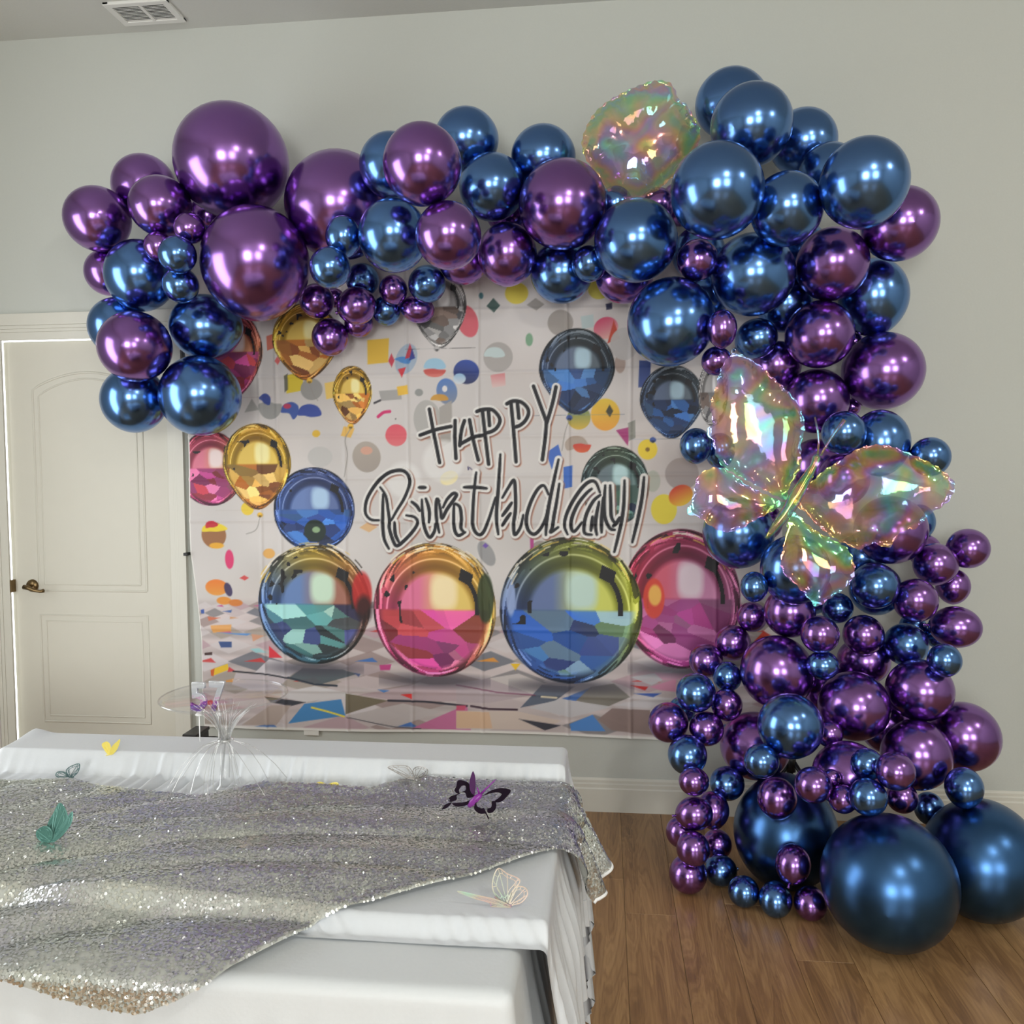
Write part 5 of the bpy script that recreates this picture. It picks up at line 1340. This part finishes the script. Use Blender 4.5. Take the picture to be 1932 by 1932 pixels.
for i in range(64):
    a = R2.uniform(0, 2 * PI); L_ = R2.uniform(.05, .11); upw = i % 3 != 0
    pts = []
    for k in range(5):
        t = k / 4
        if upw: rr_ = .008 + L_ * .6 * t ** 1.5; z = kz + (cz - kz) * .95 * t - .012 * t ** 3
        else: rr_ = .010 + (.03 + L_ * .9 * (i % 2)) * t ** .8; z = max(kz - (kz - cp.z - .012) * t ** 1.6, cp.z + .012)
        pts.append((cp.x + rr_ * math.cos(a + .3 * t), cp.y + rr_ * math.sin(a + .3 * t) * .8, z))
    tube(bm, pts, .0007, 4, False)
so2 = bm_obj('strands', bm, M['strand'], cs, True); so2['kind'] = 'stuff'
bm = bmesh.new(); tube(bm, [(cp.x + .013 * math.cos(a), cp.y + .013 * math.sin(a), kz) for a in np.linspace(0, 2 * PI, 17)], .004, 8, False); bm_obj('tie', bm, M['strand'], cs, True)

# ------------------------------------------------------------------ paper butterflies
def ribbon(bm, pts, w, th=.0005):
    """flat strip following pts, seen broadside from the room"""
    pts = [Vector(p) for p in pts]; n = len(pts); rows = []
    for i, p in enumerate(pts):
        t = (pts[min(i + 1, n - 1)] - pts[max(i - 1, 0)]).normalized(); vd = (CAM - p).normalized()
        s = t.cross(vd); s = s.normalized() if s.length > 1e-6 else Vector((1, 0, 0)); nn = s.cross(t)
        rows.append([bm.verts.new(p + s * w * a + nn * th * b) for a, b in ((-.5, -1), (.5, -1), (.5, 1), (-.5, 1))])
    for i in range(n - 1):
        for k in range(4): bm.faces.new((rows[i][k], rows[i][(k + 1) % 4], rows[i + 1][(k + 1) % 4], rows[i + 1][k]))
    bm.faces.new(rows[0][::-1]); bm.faces.new(rows[-1])
def paper_butterfly(name, lab, wings, root, zs, m, w=.0016, lean=.35, fill=None, body=None, group='paper butterflies on the table'):
    rp_ = rest(root[0], root[1]); rp_.z += .008 if zs > .012 and zs < .02 else 0; t = thing(name, lab, 'butterfly', rp_, group)
    def P3(p, ln):
        a = atY(p[0], p[1], rp_.y); dz = max(a.z - rp_.z, 0)
        q_ = atY(p[0], p[1], rp_.y + ln * dz); q_.z = max(q_.z, rp_.z + .001); return q_
    for i, wg in enumerate(wings):
        ln = lean if i % 2 == 0 else -lean
        out = [P3(p, ln) for p in smooth_poly(wg, 5)]
        bm = bmesh.new(); ribbon(bm, out + [out[0]], w)
        c = sum(out, Vector()) / len(out); rt = P3(root, ln)
        inn = [rt.lerp(p, .80) if (p - rt).length > .01 else p for p in out]
        for p in out[::5]: ribbon(bm, [rt, rt.lerp(p, .5) + Vector((0, 0, .0008)), p], w * .65)
        mid = [c + (p - c) * .68 for p in out]; ribbon(bm, mid + [mid[0]], w * .6)
        for p in out[2::5]:
            ribbon(bm, [c + (p - c) * .68, p], w * .6)
        if fill:
            vs = [bm.verts.new(p + Vector((0, .0004, 0))) for p in out]; cv = bm.verts.new(c)
            for k in range(len(vs)): bm.faces.new((vs[k], vs[(k + 1) % len(vs)], cv))
        bm_obj('wing', bm, m, t)
    bb = body or [(root[0] - 6, root[1] + 2), (root[0] + 8, root[1] - 1)]
    bm = bmesh.new(); tube(bm, [atY(p[0], p[1], rp_.y) + Vector((0, 0, .001)) for p in bb], .0014, 6); bm_obj('body', bm, m, t, True)
paper_butterfly('paper_butterfly', 'small yellow paper butterfly on the gathers of the white sheet', [[(206, 1424), (196, 1412), (193, 1404), (202, 1400), (208, 1408)], [(208, 1424), (211, 1410), (222, 1399), (226, 1396), (222, 1410), (216, 1419)]], (206, 1424), +.008, M['yellow_paper'], .0022, .3, fill=True)
paper_butterfly('paper_butterfly', 'small dark teal lace butterfly on the white sheet', [[(130, 1468), (118, 1469), (106, 1464), (108, 1457), (118, 1456), (126, 1460)], [(130, 1467), (125, 1456), (130, 1448), (148, 1441), (150, 1448), (146, 1458), (138, 1465)]], (131, 1468), +.003, M['darkteal_foil'], .0020)
paper_butterfly('paper_butterfly', 'silver lace butterfly on the white sheet behind the sequins', [[(782, 1470), (764, 1466), (745, 1456), (732, 1448), (740, 1445), (766, 1445), (776, 1453)], [(784, 1470), (779, 1456), (784, 1448), (796, 1447), (807, 1453), (804, 1462), (794, 1468)]], (783, 1471), +.003, M['silver_foil'], .0017)
paper_butterfly('paper_butterfly', 'yellow paper butterfly half hidden behind the sequin cloth', [[(615, 1494), (600, 1488), (598, 1478), (606, 1476), (616, 1482)], [(618, 1494), (618, 1482), (630, 1477), (638, 1479), (634, 1490)]], (617, 1495), +.014, M['yellow_paper'], .0022, .3, fill=True)
paper_butterfly('paper_butterfly', 'large teal lace butterfly standing on the sequin cloth', [[(95, 1585), (88, 1570), (92, 1552), (102, 1534), (112, 1516), (122, 1526), (127, 1545), (118, 1562), (106, 1574)], [(95, 1588), (84, 1590), (71, 1580), (70, 1568), (82, 1560), (92, 1562), (98, 1572)], [(98, 1588), (108, 1572), (122, 1552), (136, 1532), (134, 1552), (122, 1570), (110, 1582)]], (96, 1589), +.022, M['teal_foil'], .0024, .25, fill=True)
IB = lambda pts: [(x / 3.5 + 780, y / 3.5 + 1380) for x, y in pts]
paper_butterfly('paper_butterfly', 'rainbow lace butterfly on the white sheet at the table corner', [IB([(600, 1140), (530, 1060), (525, 980), (560, 905), (620, 940), (690, 970), (700, 1000), (650, 1060)]), IB([(640, 1155), (560, 1115), (430, 1085), (290, 1055), (400, 1100), (500, 1130), (520, 1160), (600, 1185), (632, 1180)]), IB([(610, 1148), (650, 1060), (690, 1025), (740, 1035), (752, 1080), (710, 1130), (650, 1145)])], IB([(625, 1165)])[0], +.002, M['holo'], .0018, .35, body=IB([(535, 1095), (590, 1135), (648, 1156)]))
# black and violet feather butterfly
QB = lambda pts: [(x / 9.66 + 820, y / 9.66 + 1430) for x, y in pts]
br = rest(921, 1544)
vb = thing('feather_butterfly', 'black and violet butterfly decoration standing on the sequin cloth', 'butterfly', br)
def slab(name, pts, m, ln, off=0.0):
    out = [atY(x, y, br.y - off + ln * (atY(x, y, br.y).z - br.z)) for x, y in smooth_poly(QB(pts), 3)]
    P2 = [Vector((p.x, p.z)) for p in out]
    tri = geometry.tessellate_polygon([[Vector((p.x, p.y, 0)) for p in P2]])
    n = len(out); V = [p for p in out] + [p + Vector((0, .0012, 0)) for p in out]
    F = [tuple(t) for t in tri] + [tuple(n + k for k in reversed(t)) for t in tri] + [(i, (i + 1) % n, n + (i + 1) % n, n + i) for i in range(n)]
    return mesh_obj(name, V, F, m, vb)
slab('wing', [(695, 245), (735, 330), (745, 480), (740, 600), (715, 680), (650, 600), (635, 480), (650, 370)], M['plum'], .3, .012)
slab('wing', [(630, 480), (560, 430), (460, 405), (410, 430), (395, 520), (360, 590), (400, 640), (460, 660), (440, 600), (470, 540), (500, 508), (560, 510), (565, 590), (500, 620), (560, 640), (600, 730), (730, 690), (650, 590)], M['dark_wing'], .5)
slab('wing', [(850, 700), (910, 670), (1020, 600), (1180, 555), (1330, 565), (1390, 605), (1330, 690), (1230, 790), (1130, 810), (1090, 790), (1180, 720), (1220, 660), (1160, 630), (1040, 640), (930, 675)], M['dark_wing'], -.3)
slab('wing', [(760, 770), (770, 880), (850, 920), (900, 920), (940, 1000), (990, 1105), (970, 1108), (930, 1020), (860, 1020), (790, 1000), (720, 930), (735, 830)], M['dark_wing'], -.3, .01)
slab('wing', [(1100, 790), (1118, 830), (1120, 900), (1090, 960), (1040, 1000), (970, 1000), (960, 930), (1020, 910), (1040, 860), (1040, 800)], M['dark_wing'], -.3, .006)
slab('wing', [(460, 650), (300, 700), (260, 740), (280, 770), (250, 790), (310, 800), (400, 760), (400, 690)], M['dark_wing'], .4)
slab('wing', [(690, 745), (580, 800), (460, 820), (320, 830), (360, 870), (400, 885), (520, 880), (620, 840)], M['dark_wing'], .3, .004)
slab('wing', [(310, 815), (200, 850), (140, 920), (150, 940), (240, 900)], M['dark_wing'], .3, .002)
bm = bmesh.new(); tube(bm, [atY(x, y, br.y - .014) for x, y in QB([(625, 885), (690, 810), (760, 740), (820, 690), (850, 660)])], [.0035, .0065, .0065, .005, .003], 12); vbody = bm_obj('body', bm, M['violet'], vb, True)
for pts in ([(810, 640), (795, 590), (770, 530)], [(840, 660), (960, 540), (1110, 395)]):
    bm = bmesh.new(); tube(bm, [atY(x, y, br.y - .012) for x, y in QB(pts)], [.0022, .0016, .0008], 6); bm_obj('antenna', bm, M['violet'], vbody, True)

# ------------------------------------------------------------------ things behind the table
p0 = atY(368, 1371, -.22); p1 = atY(392, 1371, -.22)
bc = thing('black_case', 'black upright case on the floor behind the table, its top just showing', 'case', ((p0.x + p1.x) / 2, -.26, 0))
bm = bmesh.new(); box(bm, p0.x, p1.x, -.32, -.21, 0, p0.z - .012, .004); bm_obj('case_body', bm, M['black'], bc)
bm = bmesh.new(); box(bm, p0.x - .003, p1.x + .003, -.325, -.207, p0.z - .014, p0.z, .003); bm_obj('lid', bm, M['black'], bc)
bm = bmesh.new(); tube(bm, [(p1.x - .005, -.26, p0.z - .03), (p1.x + .04, -.24, p0.z - .035), (p1.x + .09, -.2, p0.z - .06), (p1.x + .14, -.12, .05), (p1.x + .2, -.05, .01)], .004, 6); bm_obj('cable', bm, M['black'], bc, True)
# white chair, mostly out of the picture
ch_p = atY(4, 1356, -1.1)
chx, chz = ch_p.x, ch_p.z
ch = thing('white_chair', 'white chair at the left behind the table, only its backrest edge in view', 'chair', (chx - .2, -1.1, 0))
bm = bmesh.new(); box(bm, chx - .40, chx, -1.12, -1.10, chz - .22, chz, .008); bm_obj('backrest', bm, M['white_plastic'], ch)
bm = bmesh.new(); box(bm, chx - .41, chx - .01, -1.12, -.72, .42, .45, .008); bm_obj('seat', bm, M['white_plastic'], ch)
for x in (chx - .39, chx - .03):
    bm = bmesh.new(); tube(bm, [(x, -1.105, 0), (x, -1.105, chz - .1)], .012, 8); bm_obj('leg', bm, M['white_plastic'], ch, True)
    bm = bmesh.new(); tube(bm, [(x, -.74, 0), (x, -.74, .43)], .012, 8); bm_obj('leg', bm, M['white_plastic'], ch, True)
